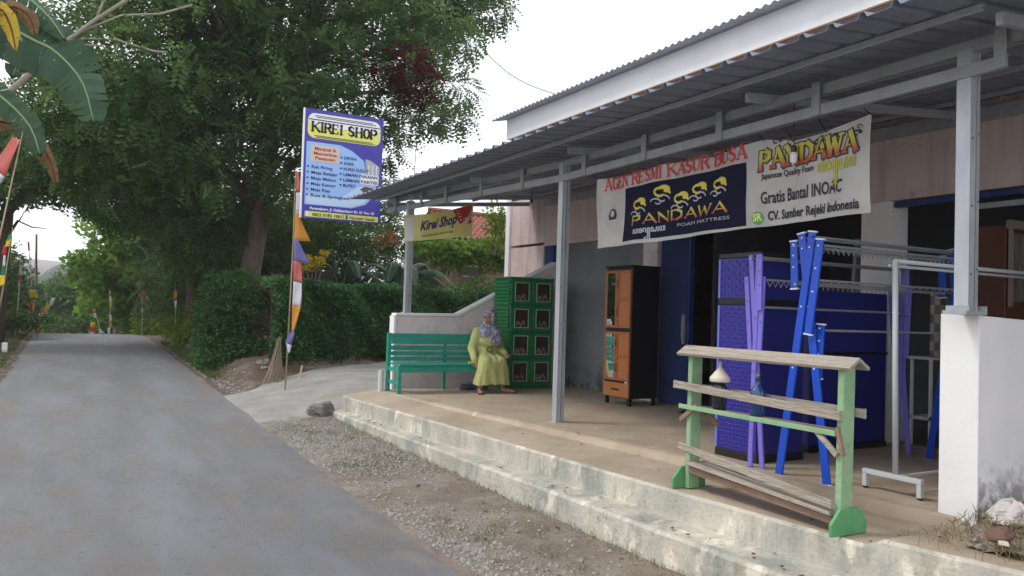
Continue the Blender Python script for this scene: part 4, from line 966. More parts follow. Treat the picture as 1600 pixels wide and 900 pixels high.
# grey garment rail
gr = thing('garment_rail', 'grey steel garment rail standing on a low stretcher foot', 'garment rail', (5.2, 3.6, .5))
ux = 5.15; U0 = at(1399, 741, x=ux); U1 = at(1399, 408, x=ux)
mb = MB(); mb.tube([U0, U1], .020, 10); mb.tube([U0+V((.045, .03, 0)), U1+V((.045, .03, -.03))], .013, 8); mb.build('upright', M['greypaint'], gr, smooth=True)
mb = MB(); mb.tube([U1+V((-.01, 0, .0)), U1+V((2.6, 0, .0))], .016, 10); mb.tube([U1+V((0, .05, -.03)), U1+V((2.6, .05, -.03))], .012, 8); mb.build('top_rail', M['greypaint'], gr, smooth=True)
for dx in (0, 2.5):
    mb = MB(); zf = U0.z; mb.box((ux-.02+dx, 3.34, zf-.035), (ux+.02+dx, 3.80, zf)); mb.box((ux-.02+dx, 3.34, .515), (ux+.02+dx, 3.375, zf-.0355)); mb.box((ux-.02+dx, 3.765, .515), (ux+.02+dx, 3.80, zf-.0355)); mb.build('foot', M['greypaint'], gr, bevel=.004)
    mb = MB(); mb.tube([(ux+dx, 3.357, .503), (ux+dx, 3.357, .516)], .018, 8); mb.tube([(ux+dx, 3.783, .503), (ux+dx, 3.783, .516)], .018, 8); mb.build('foot_pad', M['blackpl'], gr)
mb = MB(); mb.tube([(ux, U0.y, U0.z-.02), (ux+2.5, U0.y, U0.z-.02)], .014, 8); mb.tube([U0+V((2.5, 0, 0)), U1+V((2.5, 0, 0))], .018, 8); mb.build('stretcher', M['greypaint'], gr)

# things inside the shop
tb = thing('display_table', 'white framed side table with black insides inside the shop', 'table', (7.5, 4.95, .5))
mb = MB()
for x in (7.48, 7.80):
    for y in (4.78, 4.98): mb.box((x, y, .504), (x+.025, y+.025, 1.36))
mb.box((7.47, 4.77, 1.361), (7.84, 5.02, 1.39)); mb.box((7.48, 4.78, .76), (7.83, 5.0, .79)); mb.build('frame', M['p_white'], tb)
ck = mat('checked_board', (.5, .48, .44), .5); nt_ = ck.node_tree
c_ = nt_.nodes.new('ShaderNodeTexChecker'); c_.inputs['Scale'].default_value = 11; c_.inputs['Color1'].default_value = (.46, .43, .38, 1); c_.inputs['Color2'].default_value = (.20, .17, .15, 1)
g_ = nt_.nodes.new('ShaderNodeTexCoord'); nt_.links.new(g_.outputs['Object'], c_.inputs[0]); nt_.links.new(c_.outputs[0], nt_.nodes['Principled BSDF'].inputs['Base Color'])
mb = MB(); mb.box((7.42, 4.74, 1.392), (7.80, 4.765, 2.03)); tag(mb.build('checked_board', ck, bevel=.004), 'grey and cream checked board standing on the white table', 'board')
wr = thing('mirror_wardrobe', 'brown wooden wardrobe with pale worn panels behind the nearest post', 'wardrobe', (8, 4.3, .5))
mb = MB(); mb.box((7.52, 4.10, .504), (8.7, 4.55, 2.66)); mb.build('case', mat('wardrobe_wood', (.09, .03, .015), .5, c2=(.13, .045, .02), scale=5), wr, bevel=.01)
mb = MB(); mb.box((7.56, 4.08, 1.95), (8.66, 4.098, 2.58)); mb.build('mirror', mat('smeared_glass', (.10, .085, .08), .25, c2=(.24, .21, .19), scale=4, stretch=(6, 1, .8)), wr)
mb = MB()
for x in (7.52, 7.80, 8.15, 8.5): mb.box((x, 4.06, 1.9), (x+.05, 4.079, 2.62))
mb.box((7.5, 4.05, 2.621), (8.72, 4.09, 2.70)); mb.build('door_frame', mat('worn_frame', (.26, .21, .17), .6), wr)
pn = thing('stacked_panel', 'grey flat panel leaning in the dark right doorway', 'panel', (8, 5.3, .5))
mb = MB(); mb.bar((7.9, 5.75, .504), (7.9, 5.6, 2.62), 1.0, .04, up=(0, 1, 0)); mb.build('sheet', mat('grey_sheet', (.22, .23, .26), .5), pn)

# ------------------------------------------------------------------ green bottle stand
gs = thing('bottle_stand', 'weathered wooden bottle stand with mint green posts on the terrace edge', 'display stand', (4.15, 3.9, .43))
def gpost(y, top):
    mb = MB(); mb.bar((4.15, y, .43), (4.15, y-.01, top), .105, .045, up=(0, 1, 0)); mb.build('post', M['mint'], gs, bevel=.005)
    mb = MB(); yy = y+.035 if y > 4 else y-.035
    mb.prism([(3.99, yy-.011, .425), (4.31, yy-.011, .425), (4.31, yy-.011, .50), (4.24, yy-.011, .585), (4.07, yy-.011, .585), (3.99, yy-.011, .50)], (0, .022, 0)); mb.build('foot', M['leafygreen'], gs, bevel=.004)
gpost(4.53, 1.44); gpost(3.20, 1.44)
mb = MB(); mb.add([(4.06, 4.63, 1.425), (4.15, 4.63, 1.485), (4.24, 4.63, 1.425), (4.06, 3.10, 1.425), (4.15, 3.10, 1.485), (4.24, 3.10, 1.425)], [(0, 1, 4, 3), (1, 2, 5, 4)]); mb.build('ridge_board', M['oldwood'], gs, solid=.02)
def plank(name, a, b, w_, h, m_='oldwood', sag=0, up=(0, 0, 1)):
    a = V(a); b = V(b); mb = MB(); n_ = 6
    P_ = [a.lerp(b, i/n_)-V((0, 0, sag*math.sin(math.pi*i/n_))) for i in range(n_+1)]
    for p, q in zip(P_[:-1], P_[1:]): mb.bar(p, q, w_, h, up)
    vv_ = {}; mb2 = MB()
    mb2.v = mb.v; mb2.f = mb.f; mb2.m = mb.m
    return mb2.build(name, M[m_], gs)
def plank1(name, a, b, w_, h, m_='oldwood', up=(0, 0, 1)):
    mb = MB(); mb.bar(a, b, w_, h, up); return mb.build(name, M[m_], gs, bevel=.003)
plank1('guard_plank', (4.07, 4.66, 1.195), (4.07, 3.165, 1.14), .022, .055)
plank1('guard_plank', (4.23, 4.60, 1.175), (4.23, 3.12, 1.155), .022, .055)
plank1('shelf_board', (4.15, 4.50, 1.035), (4.15, 3.23, 1.035), .10, .018)
plank1('shelf_rail', (4.075, 4.60, 1.035), (4.075, 3.20, 1.03), .02, .032, 'mint')
plank1('brace', (4.085, 4.60, .93), (4.085, 4.42, 1.06), .02, .035, 'brownboard'); plank1('brace', (4.21, 4.50, 1.02), (4.21, 4.33, .92), .02, .035, 'brownboard')
plank1('brace', (4.085, 3.36, 1.03), (4.085, 3.20, .90), .02, .035); plank1('brace', (4.085, 3.20, 1.07), (4.085, 3.155, .9), .03, .02, 'brownboard')
plank1('low_plank', (4.09, 4.62, .735), (4.07, 3.215, .60), .016, .05)
plank1('low_board', (4.10, 4.50, .62), (4.10, 3.22, .545), .09, .02); plank1('low_board', (4.20, 4.50, .615), (4.20, 3.22, .54), .10, .02); plank1('low_plank', (4.10, 4.50, .57), (4.10, 3.23, .50), .02, .05, 'brownboard')
plank1('low_plank', (4.22, 4.48, .68), (4.2, 3.9, .61), .018, .04)
def bottle(y, h, r_, m_, name, label, fun):
    t = thing(name, label, 'bottle', (4.15, y, 1.045)); mb = MB()
    mb.lathe((4.15, y, 1.046), [(r_*.9, 0), (r_, .01), (r_, h*.58), (r_*.85, h*.68), (r_*.33, h*.78), (r_*.30, h*.93), (r_*.36, h*.94), (r_*.36, h)], 18); mb.build('glass', m_, t, smooth=True); return t
bt = bottle(4.26, .26, .050, M['darkglass'], 'fuel_bottle', 'dark bottle under a cream funnel on the green stand', True)
fn = thing('funnel', 'cream plastic funnel upturned over the dark bottle', 'funnel', (4.15, 4.26, 1.24)); mb = MB()
mb.lathe((4.15, 4.26, 1.245), [(.070, 0), (.074, .006), (.074, .032), (.066, .040), (.030, .085), (.014, .105), (.010, .15)], 20); mb.build('cone', M['cream'], fn, smooth=True)
bt = bottle(3.90, .27, .052, M['glass'], 'fuel_bottle', 'blue glass bottle with cork standing mid-shelf on the green stand', False)
mb = MB(); mb.tube([(4.15, 3.90, 1.312), (4.15, 3.90, 1.335)], .013, 10); mb.build('cork', M['oldwood'], bt)

# slippers at the threshold
sl = thing('slippers', 'pair of black rubber slippers near the blue folding door', 'slippers', (6.9, 7.65, .5))
mb = MB()
for dx, dy, a in ((0, 0, .3), (.10, -.05, .5)):
    c = V((6.86+dx, 7.66+dy, .503)); d = V((math.cos(a), math.sin(a), 0)); s2 = V((-d.y, d.x, 0))
    mb.prism([c+d*p+s2*q for p, q in ((.12, -.02), (.12, .02), (.07, .04), (-.1, .03), (-.1, -.03), (.07, -.04))], (0, 0, .015)); mb.tube([c+d*.0-s2*.036+V((0, 0, .016)), c+d*.03+V((0, 0, .05)), c+s2*.036+V((0, 0, .016))], .006, 6)
mb.build('sole', M['blackpl'], sl)

# bulbs under the canopy
def bulb(px, py, x, label):
    c = at(px, py, x=x); t = thing('light_bulb', label, 'light bulb', c); mb = MB(); mb.lathe(c, [(.008, .0), (.028, .015), (.03, .07), (.02, .09)], 12); mb.build('glass', M['p_white'], t, smooth=True)
    mb = MB(); mb.lathe(c, [(.02, .091), (.022, .13), (.012, .145)], 10); mb.tube([c+V((0, 0, .14)), c+V((0, 0, .14+(CZ(x)-.1-c.z-.1)))], .004, 5); mb.build('socket', M['blackpl'], t)
bulb(1240, 256, 4.86, 'white bulb hanging before the right half of the long banner'); bulb(830, 326, 6.2, 'bulb on a wire hanging near the shop corner')

# ------------------------------------------------------------------ foliage machinery
def quick_mesh(name, verts, faces4, mat_, tone, parent=None):
    me = bpy.data.meshes.new(name); nv, nf = len(verts), len(faces4)
    me.vertices.add(nv); me.vertices.foreach_set('co', verts.astype(np.float32).ravel())
    me.loops.add(nf*4); me.loops.foreach_set('vertex_index', faces4.astype(np.int32).ravel())
    me.polygons.add(nf); me.polygons.foreach_set('loop_start', np.arange(0, nf*4, 4, dtype=np.int32))
    me.polygons.foreach_set('loop_total', np.full(nf, 4, dtype=np.int32)) if False else None
    me.update(calc_edges=True)
    a = me.attributes.new('tone', 'FLOAT', 'POINT'); a.data.foreach_set('value', tone.astype(np.float32))
    me.materials.append(mat_); o = bpy.data.objects.new(name, me); col.objects.link(o)
    if parent:
        o.parent = parent; off = origin(parent); me.transform(Matrix.Translation(-off))
    return o
def pinnate(n=6, L_=.42, l=.10, w_=.032, droop=.25):
    v = []; f = []
    for i in range(n):
        t = (i+.7)/n; x = L_*t; z = -droop*L_*t*t; ll = l*(1-.45*abs(t-.5)*1.4)
        for s in (-1, 1):
            b = len(v); v += [(x, 0, z), (x+.25*ll+w_*.5, s*ll*.5-0*w_, z+.004), (x+.35*ll, s*ll, z-.012), (x+.25*ll-w_*.6, s*ll*.5, z-.006)]; f.append((b, b+1, b+2, b+3))
    return np.array(v, float), np.array(f)
def cluster(n=5, l=.1, w_=.05, seed=1):
    r_ = np.random.default_rng(seed); v = []; f = []
    for i in range(n):
        a = r_.uniform(0, 2*math.pi); e = r_.uniform(-.5, .8); d = np.array([math.cos(a)*math.cos(e), math.sin(a)*math.cos(e), math.sin(e)]); o = r_.normal(0, l*.35, 3)
        s = np.cross(d, r_.normal(0, 1, 3)); s /= np.linalg.norm(s); u = np.cross(d, s); b = len(v)
        v += [o, o+d*l*.5+s*w_*.5+u*w_*.12, o+d*l, o+d*l*.5-s*w_*.5+u*w_*.12]; f.append((b, b+1, b+2, b+3))
    return np.array(v), np.array(f)
def scatter(name, pts, dirs, tmpl, mat_, smin, smax, parent=None, tone_noise=.35, jitter=.5, tbase=None):
    T, F = tmpl; n = len(pts)
    d = dirs+rng.normal(0, jitter, (n, 3)); d /= np.linalg.norm(d, axis=1)[:, None]+1e-9
    up_ = rng.normal(0, .35, (n, 3))+np.array([0, 0, 1.0]); s = np.cross(up_, d); s /= np.linalg.norm(s, axis=1)[:, None]+1e-9; u = np.cross(d, s)
    sc = rng.uniform(smin, smax, n)
    V_ = pts[:, None, :]+sc[:, None, None]*(T[None, :, 0:1]*d[:, None, :]+T[None, :, 1:2]*s[:, None, :]+T[None, :, 2:3]*u[:, None, :])
    k = len(T); FF = (F[None]+(np.arange(n)*k)[:, None, None]).reshape(-1, 4)
    tone = np.clip((rng.uniform(0, 1, n) if tbase is None else tbase+rng.normal(0, .15, n))[:, None]+rng.normal(0, .12, (n, k)), 0, 1)
    return quick_mesh(name, V_.reshape(-1, 3), FF, mat_, tone.ravel(), parent)
def ell_points(clumps, dens):
    P_ = []; D = []; B = []
    for c in clumps:
        cx, cy, cz, rx, ry, rz_ = c; n = max(4, int(dens*(rx*ry*rz_)**(2/3)))
        q = rng.normal(0, 1, (n, 3)); q /= np.linalg.norm(q, axis=1)[:, None]; r_ = rng.uniform(.35, 1.05, n)**.6
        P_.append(np.array([cx, cy, cz])+q*r_[:, None]*np.array([rx, ry, rz_])); dd = q.copy(); dd[:, 2] -= .35; D.append(dd)
        B.append(np.full(n, rng.uniform(.15, .85)))
    return np.vstack(P_), np.vstack(D), np.concatenate(B)
def inpoly(x, y, poly):
    c = False; j = len(poly)-1
    for i in range(len(poly)):
        (xi, yi), (xj, yj) = poly[i], poly[j]
        if (yi > y) != (yj > y) and x < (xj-xi)*(y-yi)/(yj-yi)+xi: c = not c
        j = i
    return c
def poly_clumps(poly, ydepth, spread, n, rad, seed, mind=None, holes=()):
    """clumps of a crown filling a surveyed outline at its real distance"""
    r_ = random.Random(seed); xs_ = [p[0] for p in poly]; ys_ = [p[1] for p in poly]; out = []; tries = 0
    mind = mind or 0
    while len(out) < n and tries < 3500:
        tries += 1; px = r_.uniform(min(xs_), max(xs_)); py = r_.uniform(min(ys_), max(ys_))
        if not inpoly(px, py, poly) or any(math.hypot(px-a, py-b) < c for a, b, c in holes): continue
        y = ydepth+r_.uniform(-spread, spread); p = at(px, py, y=y); rr_ = rad*r_.uniform(.65, 1.25)
        if p.z < .4: continue
        if 338 < px < 402 and 170 < py < 420 and 15 < y < 20.4: continue
        if any((p-V(o[:3])).length < mind for o in out): continue
        out.append((p.x, p.y, p.z, rr_*1.15, rr_*1.15, rr_*.8))
    return out
def limbs(root, base, fork, clumps, r0, mat_=None, every=3):
    mb = MB(); base = V(base); fork = V(fork); mid = base.lerp(fork, .5)+V((.08, .05, 0))
    mb.tube([base, base+V((0, 0, .35)), mid, fork], [r0*1.45, r0, r0*.88, r0*.72], 12)
    for i, c in enumerate(clumps):
        if i % every: continue
        e = V(c[:3]); s = mid.lerp(fork, random.random()) if e.z < fork.z+1 else fork.lerp(base, .05*random.random()); m_ = s.lerp(e, .5)+V((random.uniform(-.3, .3), random.uniform(-.3, .3), .3))
        rr_ = r0*random.uniform(.16, .34); mb.tube([s, s.lerp(m_, .5)+V((0, 0, .1)), m_, m_.lerp(e, .5), e], [rr_*1.3, rr_, rr_*.8, rr_*.5, .012], 6)
    return mb.build('trunk', mat_ or M['trunk'], root, smooth=True)

FINE = pinnate(5, .34, .13, .056, .7)
# big tree
big = thing('tree', 'huge dark feathery tree with thick brown trunk behind the shop sign', 'tree', (3.7, 20, .8))
polyA = [(150, -420), (620, -420), (730, -150), (772, 0), (770, 70), (742, 130), (705, 175), (672, 215), (640, 235), (590, 262), (560, 300), (520, 330), (455, 330), (430, 380), (330, 395), (300, 300), (200, 230), (110, 120), (70, -60)]
ca = poly_clumps(polyA, 20, 2.8, 250, .66, 3, .70, holes=((236, 45, 20), (455, 225, 14), (415, 150, 9), (340, 395, 8)))
P_, D_, B_ = ell_points(ca, 300)
scatter('crown', P_, D_, FINE, M['leaf_dark'], .55, 1.45, big, tbase=B_, jitter=.6)
limbs(big, (3.62, 20, .5), (4.2, 20, 6.6), ca, .27, every=4)
cr = poly_clumps([(620, 95), (678, 105), (682, 145), (640, 145), (612, 125)], 17.2, .2, 9, .42, 9); P_, D_, B_ = ell_points(cr, 220); scatter('red_leaves', P_, D_, FINE, M['leaf_red'], .7, 1.0, big, tbase=B_)
# hanging sprays lower left: second feathery tree, brighter
tl = thing('tree', 'brighter green feathery tree drooping over the road left of the big trunk', 'tree', (1.9, 24, .6))
polyB = [(60, 90), (130, 110), (230, 130), (330, 200), (345, 330), (340, 400), (300, 400), (255, 345), (205, 325), (160, 315), (130, 290), (100, 270), (70, 220)]
cb = poly_clumps(polyB, 22.5, 1.6, 80, .62, 11, .62); P_, D_, B_ = ell_points(cb, 300); scatter('crown', P_, D_, FINE, M['leaf_bright'], .75, 1.25, tl, tbase=B_, jitter=.4)
limbs(tl, (3.0, 23.5, .6), (2.6, 23.5, 4.5), cb, .13, every=3)
ot = thing('tree', 'leafy tree standing left of the road outside the picture edge', 'tree', (-7, 20, .4))
c = [(random.uniform(-8, -3.9), random.uniform(20, 27), random.uniform(.8, 5), .9, .9, .8) for k in range(50)]; P_, D_, B_ = ell_points(c, 60); scatter('crown', P_, D_, cluster(4, .30, .19, 5), M['leaf_mid'], .8, 1.3, ot, tbase=B_, jitter=.8)
limbs(ot, (-7, 20, .2), (-7, 20, 4), c, .16, every=5)
# teak-like trees right of the road crest
TE = cluster(4, .30, .19, 5)
for lab, poly, y, n_, seed, bx in (('broad-leaved bright green tree beside the road crest', [(146, 365), (175, 340), (240, 330), (262, 400), (255, 470), (238, 500), (155, 505), (142, 440)], 37, 60, 21, 180),
                                   ('leafy green tree between the crest and the shaded bank', [(235, 320), (330, 330), (350, 430), (330, 470), (255, 480), (232, 420)], 33, 40, 22, 290)):
    b0 = at(bx, 515, y=y+1); t = thing('tree', lab, 'tree', (b0.x, b0.y, rz(y)-.2)); c = poly_clumps(poly, y, 1.6, n_, .8, seed, .5); P_, D_, B_ = ell_points(c, 55); scatter('crown', P_, D_, TE, M['leaf_teak'] if seed == 21 else M['leaf_mid'], .8, 1.3, t, tbase=B_, jitter=.8)
    limbs(t, (b0.x, b0.y, rz(y)-.6), (b0.x+.1, b0.y, 3.2), c, .13, M['branch'], 3)
# shrubs: rows of rounded bushes
SH = cluster(6, .085, .045, 8)
def bush(name, label, cat, clumps, dens, tm, m_, s0, s1, group=None, stems=True, j=.7):
    c0 = clumps[0]; zb = min(c[2]-c[5] for c in clumps); t = thing(name, label, cat, (c0[0], c0[1], zb), group)
    P_, D_, B_ = ell_points(clumps, dens); scatter('foliage', P_, D_, tm, m_, s0, s1, t, tbase=B_, jitter=j)
    if stems:
        mb = MB()
        for c in clumps: mb.tube([(c[0]*.6+c0[0]*.4, c[1]*.6+c0[1]*.4, zb-.15), (c[0], c[1], c[2])], [.025, .01], 5)
        mb.build('stem', M['trunk'], t)
    return t
bush('bush', 'yellow-green bush at the roadside below the red and white flag', 'bush', [(2.85, 25.0, .95, .5, .6, .55), (3.1, 24.2, 1.1, .55, .6, .6), (3.3, 23.2, 1.25, .55, .6, .7), (2.9, 23.7, .75, .45, .5, .4)], 620, SH, M['leaf_yellow'], .9, 1.5)
bush('bush', 'dark green bush on the stony bank', 'bush', [(3.5, 22, 1.4, .6, .6, .7), (3.8, 21, 1.5, .6, .6, .8), (3.5, 20.6, 1.1, .45, .5, .5), (4.2, 20.2, 1.9, .6, .6, .6)], 560, SH, M['leaf_hedge2'], .9, 1.5)
bush('bush', 'low olive bush beyond the crest at the road edge', 'bush', [(3.0, 34, .6, .9, .9, .7), (2.6, 35.5, .3, .8, .8, .7), (3.8, 33, 1.0, .9, .9, .8)], 300, SH, M['leaf_yellow'], 1.3, 2.0)
bush('hedge_bush', 'tall rounded dark hedge bush at the road bend', 'bush', [(2.95, 17.4, .6, .66, .66, .5), (3.3, 17.3, .6, .55, .5, .5), (2.95, 17.9, .75, .66, .66, .62), (2.95, 17.9, 1.3, .7, .7, .62), (3.0, 18.0, 1.9, .62, .62, .55), (3.35, 18.1, 1.0, .5, .6, .7), (2.75, 17.6, .5, .42, .42, .35), (3.3, 18.2, 2.1, .5, .5, .4)], 900, SH, M['leaf_hedge2'], .8, 1.2)
bush('dry_thicket', 'reddish brown dry twig thicket between the rounded bush and the hedge', 'thicket', [(3.65, 17.9, 1.55, .35, .5, .7), (3.7, 17.6, .9, .38, .5, .5), (3.95, 17.9, 2.0, .35, .4, .35)], 420, pinnate(5, .3, .07, .01, .1), M['leaf_brown'], .8, 1.3)
# clipped hedge
hd = thing('hedge', 'long clipped dark green hedge on the earth bank behind the driveway', 'hedge', (6, 16.8, .6))
HL = [(3.4, 15.15), (4.3, 15.95), (6.1, 17.05), (9.5, 18.0)]
def hy(x): return ip(x, HL)
n_ = 17500; hx = rng.uniform(3.38, 9.6, n_); front = rng.uniform(0, 1, n_) < .74
zt = 2.12+.04*np.sin(hx*2.1); zb = np.interp(hx, [3.4, 4.3, 6.1, 9.5], [.14, .38, .74, .85])
pz = np.where(front, zb+(zt-zb)*rng.uniform(0, 1, n_), zt+rng.normal(0, .03, n_)); lump = .10*np.sin(hx*3.3+pz*4)+.05*np.sin(hx*9+pz*7)
py_ = np.array([hy(a) for a in hx])+np.where(front, lump+rng.normal(0, .05, n_), rng.uniform(0, 1.1, n_))
dd = np.stack([np.zeros(n_), np.where(front, -1.0, 0), np.where(front, .1, 1.0)], 1)
scatter('foliage', np.stack([hx, py_, pz], 1), dd, SH, M['leaf_hedge'], .8, 1.25, hd, jitter=.8, tbase=.5+.35*np.sin(hx*4+pz*6))
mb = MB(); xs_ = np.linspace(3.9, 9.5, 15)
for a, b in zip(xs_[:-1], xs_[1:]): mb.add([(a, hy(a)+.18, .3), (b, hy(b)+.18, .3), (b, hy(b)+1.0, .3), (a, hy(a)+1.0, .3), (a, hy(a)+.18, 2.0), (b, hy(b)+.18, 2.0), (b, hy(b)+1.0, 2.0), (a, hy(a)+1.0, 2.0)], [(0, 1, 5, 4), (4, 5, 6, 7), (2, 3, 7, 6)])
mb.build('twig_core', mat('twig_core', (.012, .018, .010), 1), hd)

# banana leaves
def banana_leaf(root, pts, width, m_='banana', tears=9, seed=0, twist=0, fold=.35, down=None):
    """blade along a midrib with ragged torn lobes; one leaf = one part"""
    r_ = random.Random(seed); P_ = [V(p) for p in pts]; S_ = []
    for i in range(33):
        t = i/32*(len(P_)-1); k = min(int(t), len(P_)-2); f_ = t-k
        p0, p1, p2, p3 = P_[max(k-1, 0)], P_[k], P_[k+1], P_[min(k+2, len(P_)-1)]
        S_.append(.5*((2*p1)+(p2-p0)*f_+(2*p0-5*p1+4*p2-p3)*f_*f_+(3*p1-p0-3*p2+p3)*f_**3))
    verts = []; faces = []; tone = []
    for sgn in (-1, 1):
        cuts = sorted(r_.sample(range(3, 31), tears)); off = 0
        for i in range(32):
            t0, t1 = i/32, (i+1)/32
            if i in cuts: off = r_.uniform(-.3, .3)
            def edge(j, t, off):
                d = (S_[min(j+1, 32)]-S_[max(j-1, 0)]).normalized(); s = d.cross(V((math.sin(twist), 0, math.cos(twist)))).normalized() if down is None else d.cross(V(down)).normalized()
                w_ = width*(math.sin(math.pi*min(1, t*.93+.07))**.5)*(.95+.1*r_.random()); up_ = s.cross(d)
                a = S_[j]; mid = a+s*sgn*w_*.5+up_*(-.06*w_)+d*.03; tip = a+s*sgn*w_*math.cos(fold+off)*1.0-up_*w_*math.sin(fold+off)+d*w_*.28
                return a, mid, tip
            gap = .12 if (i+1) in cuts else 0
            a0, m0, e0 = edge(i, t0, off); a1, m1, e1 = edge(i+1, t1, off); e1 = e1.lerp(e0, gap*3); m1 = m1.lerp(m0, gap)
            b = len(verts); verts += [a0, m0, e0, e1, m1, a1]; faces += [(b, b+1, b+4, b+5), (b+1, b+2, b+3, b+4)]; tone += [min(1, max(0, .5+off+.25*r_.uniform(-1, 1)))]*6
    o = quick_mesh('leaf_blade', np.array([tuple(v) for v in verts]), np.array(faces), M[m_], np.array(tone), root)
    mb = MB(); off_ = origin(root); mb.tube(S_[::2], [.02-.016*i/16 for i in range(17)], 6); rb = mb.build('midrib', M['rib'] if m_ == 'banana' else M['bananadry'], root, smooth=True); return o
def banana_plant(label, base, h, n, L_, w_, seed, group=None):
    r_ = random.Random(seed); t = thing('banana_plant', label, 'banana plant', base, group); b = V(base)
    mb = MB(); mb.tube([b-V((0, 0, .2)), b+V((0, 0, h*.5)), b+V((.05, 0, h))], [.16, .13, .09], 10); mb.build('stem', mat('banana_stem', (.12, .14, .05), .7, c2=(.2, .16, .08), scale=5), t)
    for k in range(n):
        a = 2*math.pi*k/n+r_.uniform(-.4, .4); e = r_.uniform(.5, 1.1); d = V((math.cos(a), math.sin(a), 0)); s = b+V((.05, 0, h)); l = L_*r_.uniform(.8, 1.15)
        banana_leaf(t, [s-V((0, 0, .2)), s+d*l*.25+V((0, 0, l*.35*e)), s+d*l*.6+V((0, 0, l*.45*e)), s+d*l*.95+V((0, 0, l*(.22*e-.1)))], w_, seed=seed*10+k, tears=r_.randint(4, 9))
    return t
# near banana plant at the upper left: its crown reaches over the road
bp_ = thing('banana_plant', 'banana plant with torn drooping leaves reaching over the near left roadside', 'banana plant', (-2.6, 6.2, 0))
mb = MB(); mb.tube([(-2.6, 6.2, -.1), (-2.55, 6.25, 1.6), (-2.4, 6.35, 3.1)], [.17, .14, .1], 10); mb.build('stem', M['rib'], bp_)
A = lambda px, py, y=7: at(px, py, y=y)
banana_leaf(bp_, [V((-2.4, 6.3, 3.1)), V((-1.3, 6.7, 3.95)), A(35, 55), A(85, 80), A(128, 128), A(146, 190)], .25, seed=1, tears=13, down=(.25, -1, .25), fold=.15)
banana_leaf(bp_, [V((-2.4, 6.3, 3.1)), V((-1.4, 6.6, 3.85)), A(-30, 20), A(20, 45), A(34, 70), A(20, 118)], .17, seed=2, tears=14, down=(.1, -1, .3), fold=.3)
banana_leaf(bp_, [V((-2.4, 6.3, 3.1)), V((-1.2, 6.4, 3.6)), A(-60, 110), A(0, 150), A(45, 195), A(62, 240)], .13, seed=4, tears=12, down=(.1, -1, .4), fold=.2)
banana_leaf(bp_, [V((-2.4, 6.3, 3.1)), V((-1.2, 6.9, 4.2)), A(-40, -20), A(30, -10), A(75, 25), A(100, 60)], .14, seed=5, tears=8, down=(.1, -1, .8), fold=.5)
banana_leaf(bp_, [V((-2.4, 6.3, 3.1)), V((-1.3, 6.2, 3.9)), A(-40, 10, 6.4), A(0, 14, 6.4), A(16, 40, 6.4), A(24, 74, 6.4)], .075, m_='bananayel', seed=6, tears=5, down=(.1, -1, .2), fold=.4)
banana_leaf(bp_, [V((-2.4, 6.3, 3.1)), V((-1.4, 6.2, 3.9)), A(-30, 12, 6.5), A(20, 10, 6.5), A(45, 25, 6.5), A(54, 52, 6.5)], .085, m_='bananadry', seed=7, tears=9, down=(.1, -1, .2), fold=.6)
banana_leaf(bp_, [V((-2.4, 6.3, 3.1)), V((-1.6, 7, 3.0)), A(10, 190, 8), A(55, 215, 8), A(78, 250, 8), A(88, 285, 8)], .10, m_='bananadry', seed=8, tears=9, down=(.1, -1, .2), fold=.9)

# bare-branched shrub tree behind the banana
sh = thing('sparse_tree', 'sparse pale-branched sapling leaning behind the banana leaves', 'tree', (-2.2, 9, .1))
Q = lambda px, py, y=9: at(px, py, y=y)
mb = MB(); mb.tube([(-2.6, 9, 0), (-1.8, 9, 2.2), Q(30, 130), Q(85, 78), Q(150, 30), Q(205, -5), Q(260, -60)], [.06, .045, .03, .024, .02, .016, .01], 7)
for br in ([(85, 78), (130, 60), (180, 62), (240, 80), (262, 82)], [(120, 52), (190, 24), (250, 22), (300, 8)], [(60, 100), (110, 68), (160, 72), (170, 80)], [(150, 30), (160, 5), (185, -30)]):
    mb.tube([Q(*b) for b in br], [.012]*len(br), 5)
mb.build('branch', M['branch'], sh, smooth=True)
lc = [tuple(Q(px, py))+(r_, r_, r_*.8) for px, py, r_ in ((270, 75, .10), (272, 92, .08), (295, 12, .12), (310, 8, .08), (170, 50, .10), (212, 70, .07), (160, 74, .06), (200, 28, .08), (140, 52, .06), (240, 18, .07))]
P_, D_, B_ = ell_points(lc, 900); scatter('foliage', P_, D_, cluster(4, .05, .028, 3), M['leaf_mid'], .8, 1.3, sh, tbase=B_)

# banana plants and shrubs behind the hedge
banana_plant('banana plant with broad leaves behind the hedge left of the far post', (7.9, 20.6, .9), 1.3, 8, 1.7, .22, 31)
banana_plant('small banana plant beside the rusty leaves behind the hedge', (6.6, 21.6, .9), 1.4, 7, 1.6, .22, 32)
bush('shrub', 'dense shrub under the brick house window', 'bush', [(10.2, 22.5, 1.7, 1.1, .9, .9), (11.6, 23, 2.0, 1.0, .9, .9), (9.2, 22.5, 2.0, .9, .8, 1.0), (12.6, 23, 1.6, .9, .9, .8)], 330, SH, M['leaf_mid'], 1.2, 1.9)
bush('papaya_bush', 'pale green papaya bush growing against the brick house', 'bush', [tuple(at(px, py, y=24))+(.75, .6, .38) for px, py in ((680, 388), (715, 392), (745, 395), (778, 385), (700, 405), (790, 400), (765, 412))], 190, cluster(5, .22, .10, 14), M['leaf_teak'], .9, 1.4)
bush('shrub', 'thin shrub behind the black awning', 'bush', [tuple(at(px, py, y=23))+(.7, .6, .55) for px, py in ((480, 375), (510, 390), (535, 372), (560, 395), (590, 375), (545, 410), (500, 350), (450, 400), (440, 360), (610, 410), (625, 385))], 230, cluster(5, .12, .05, 15), M['leaf_mid'], .9, 1.5)
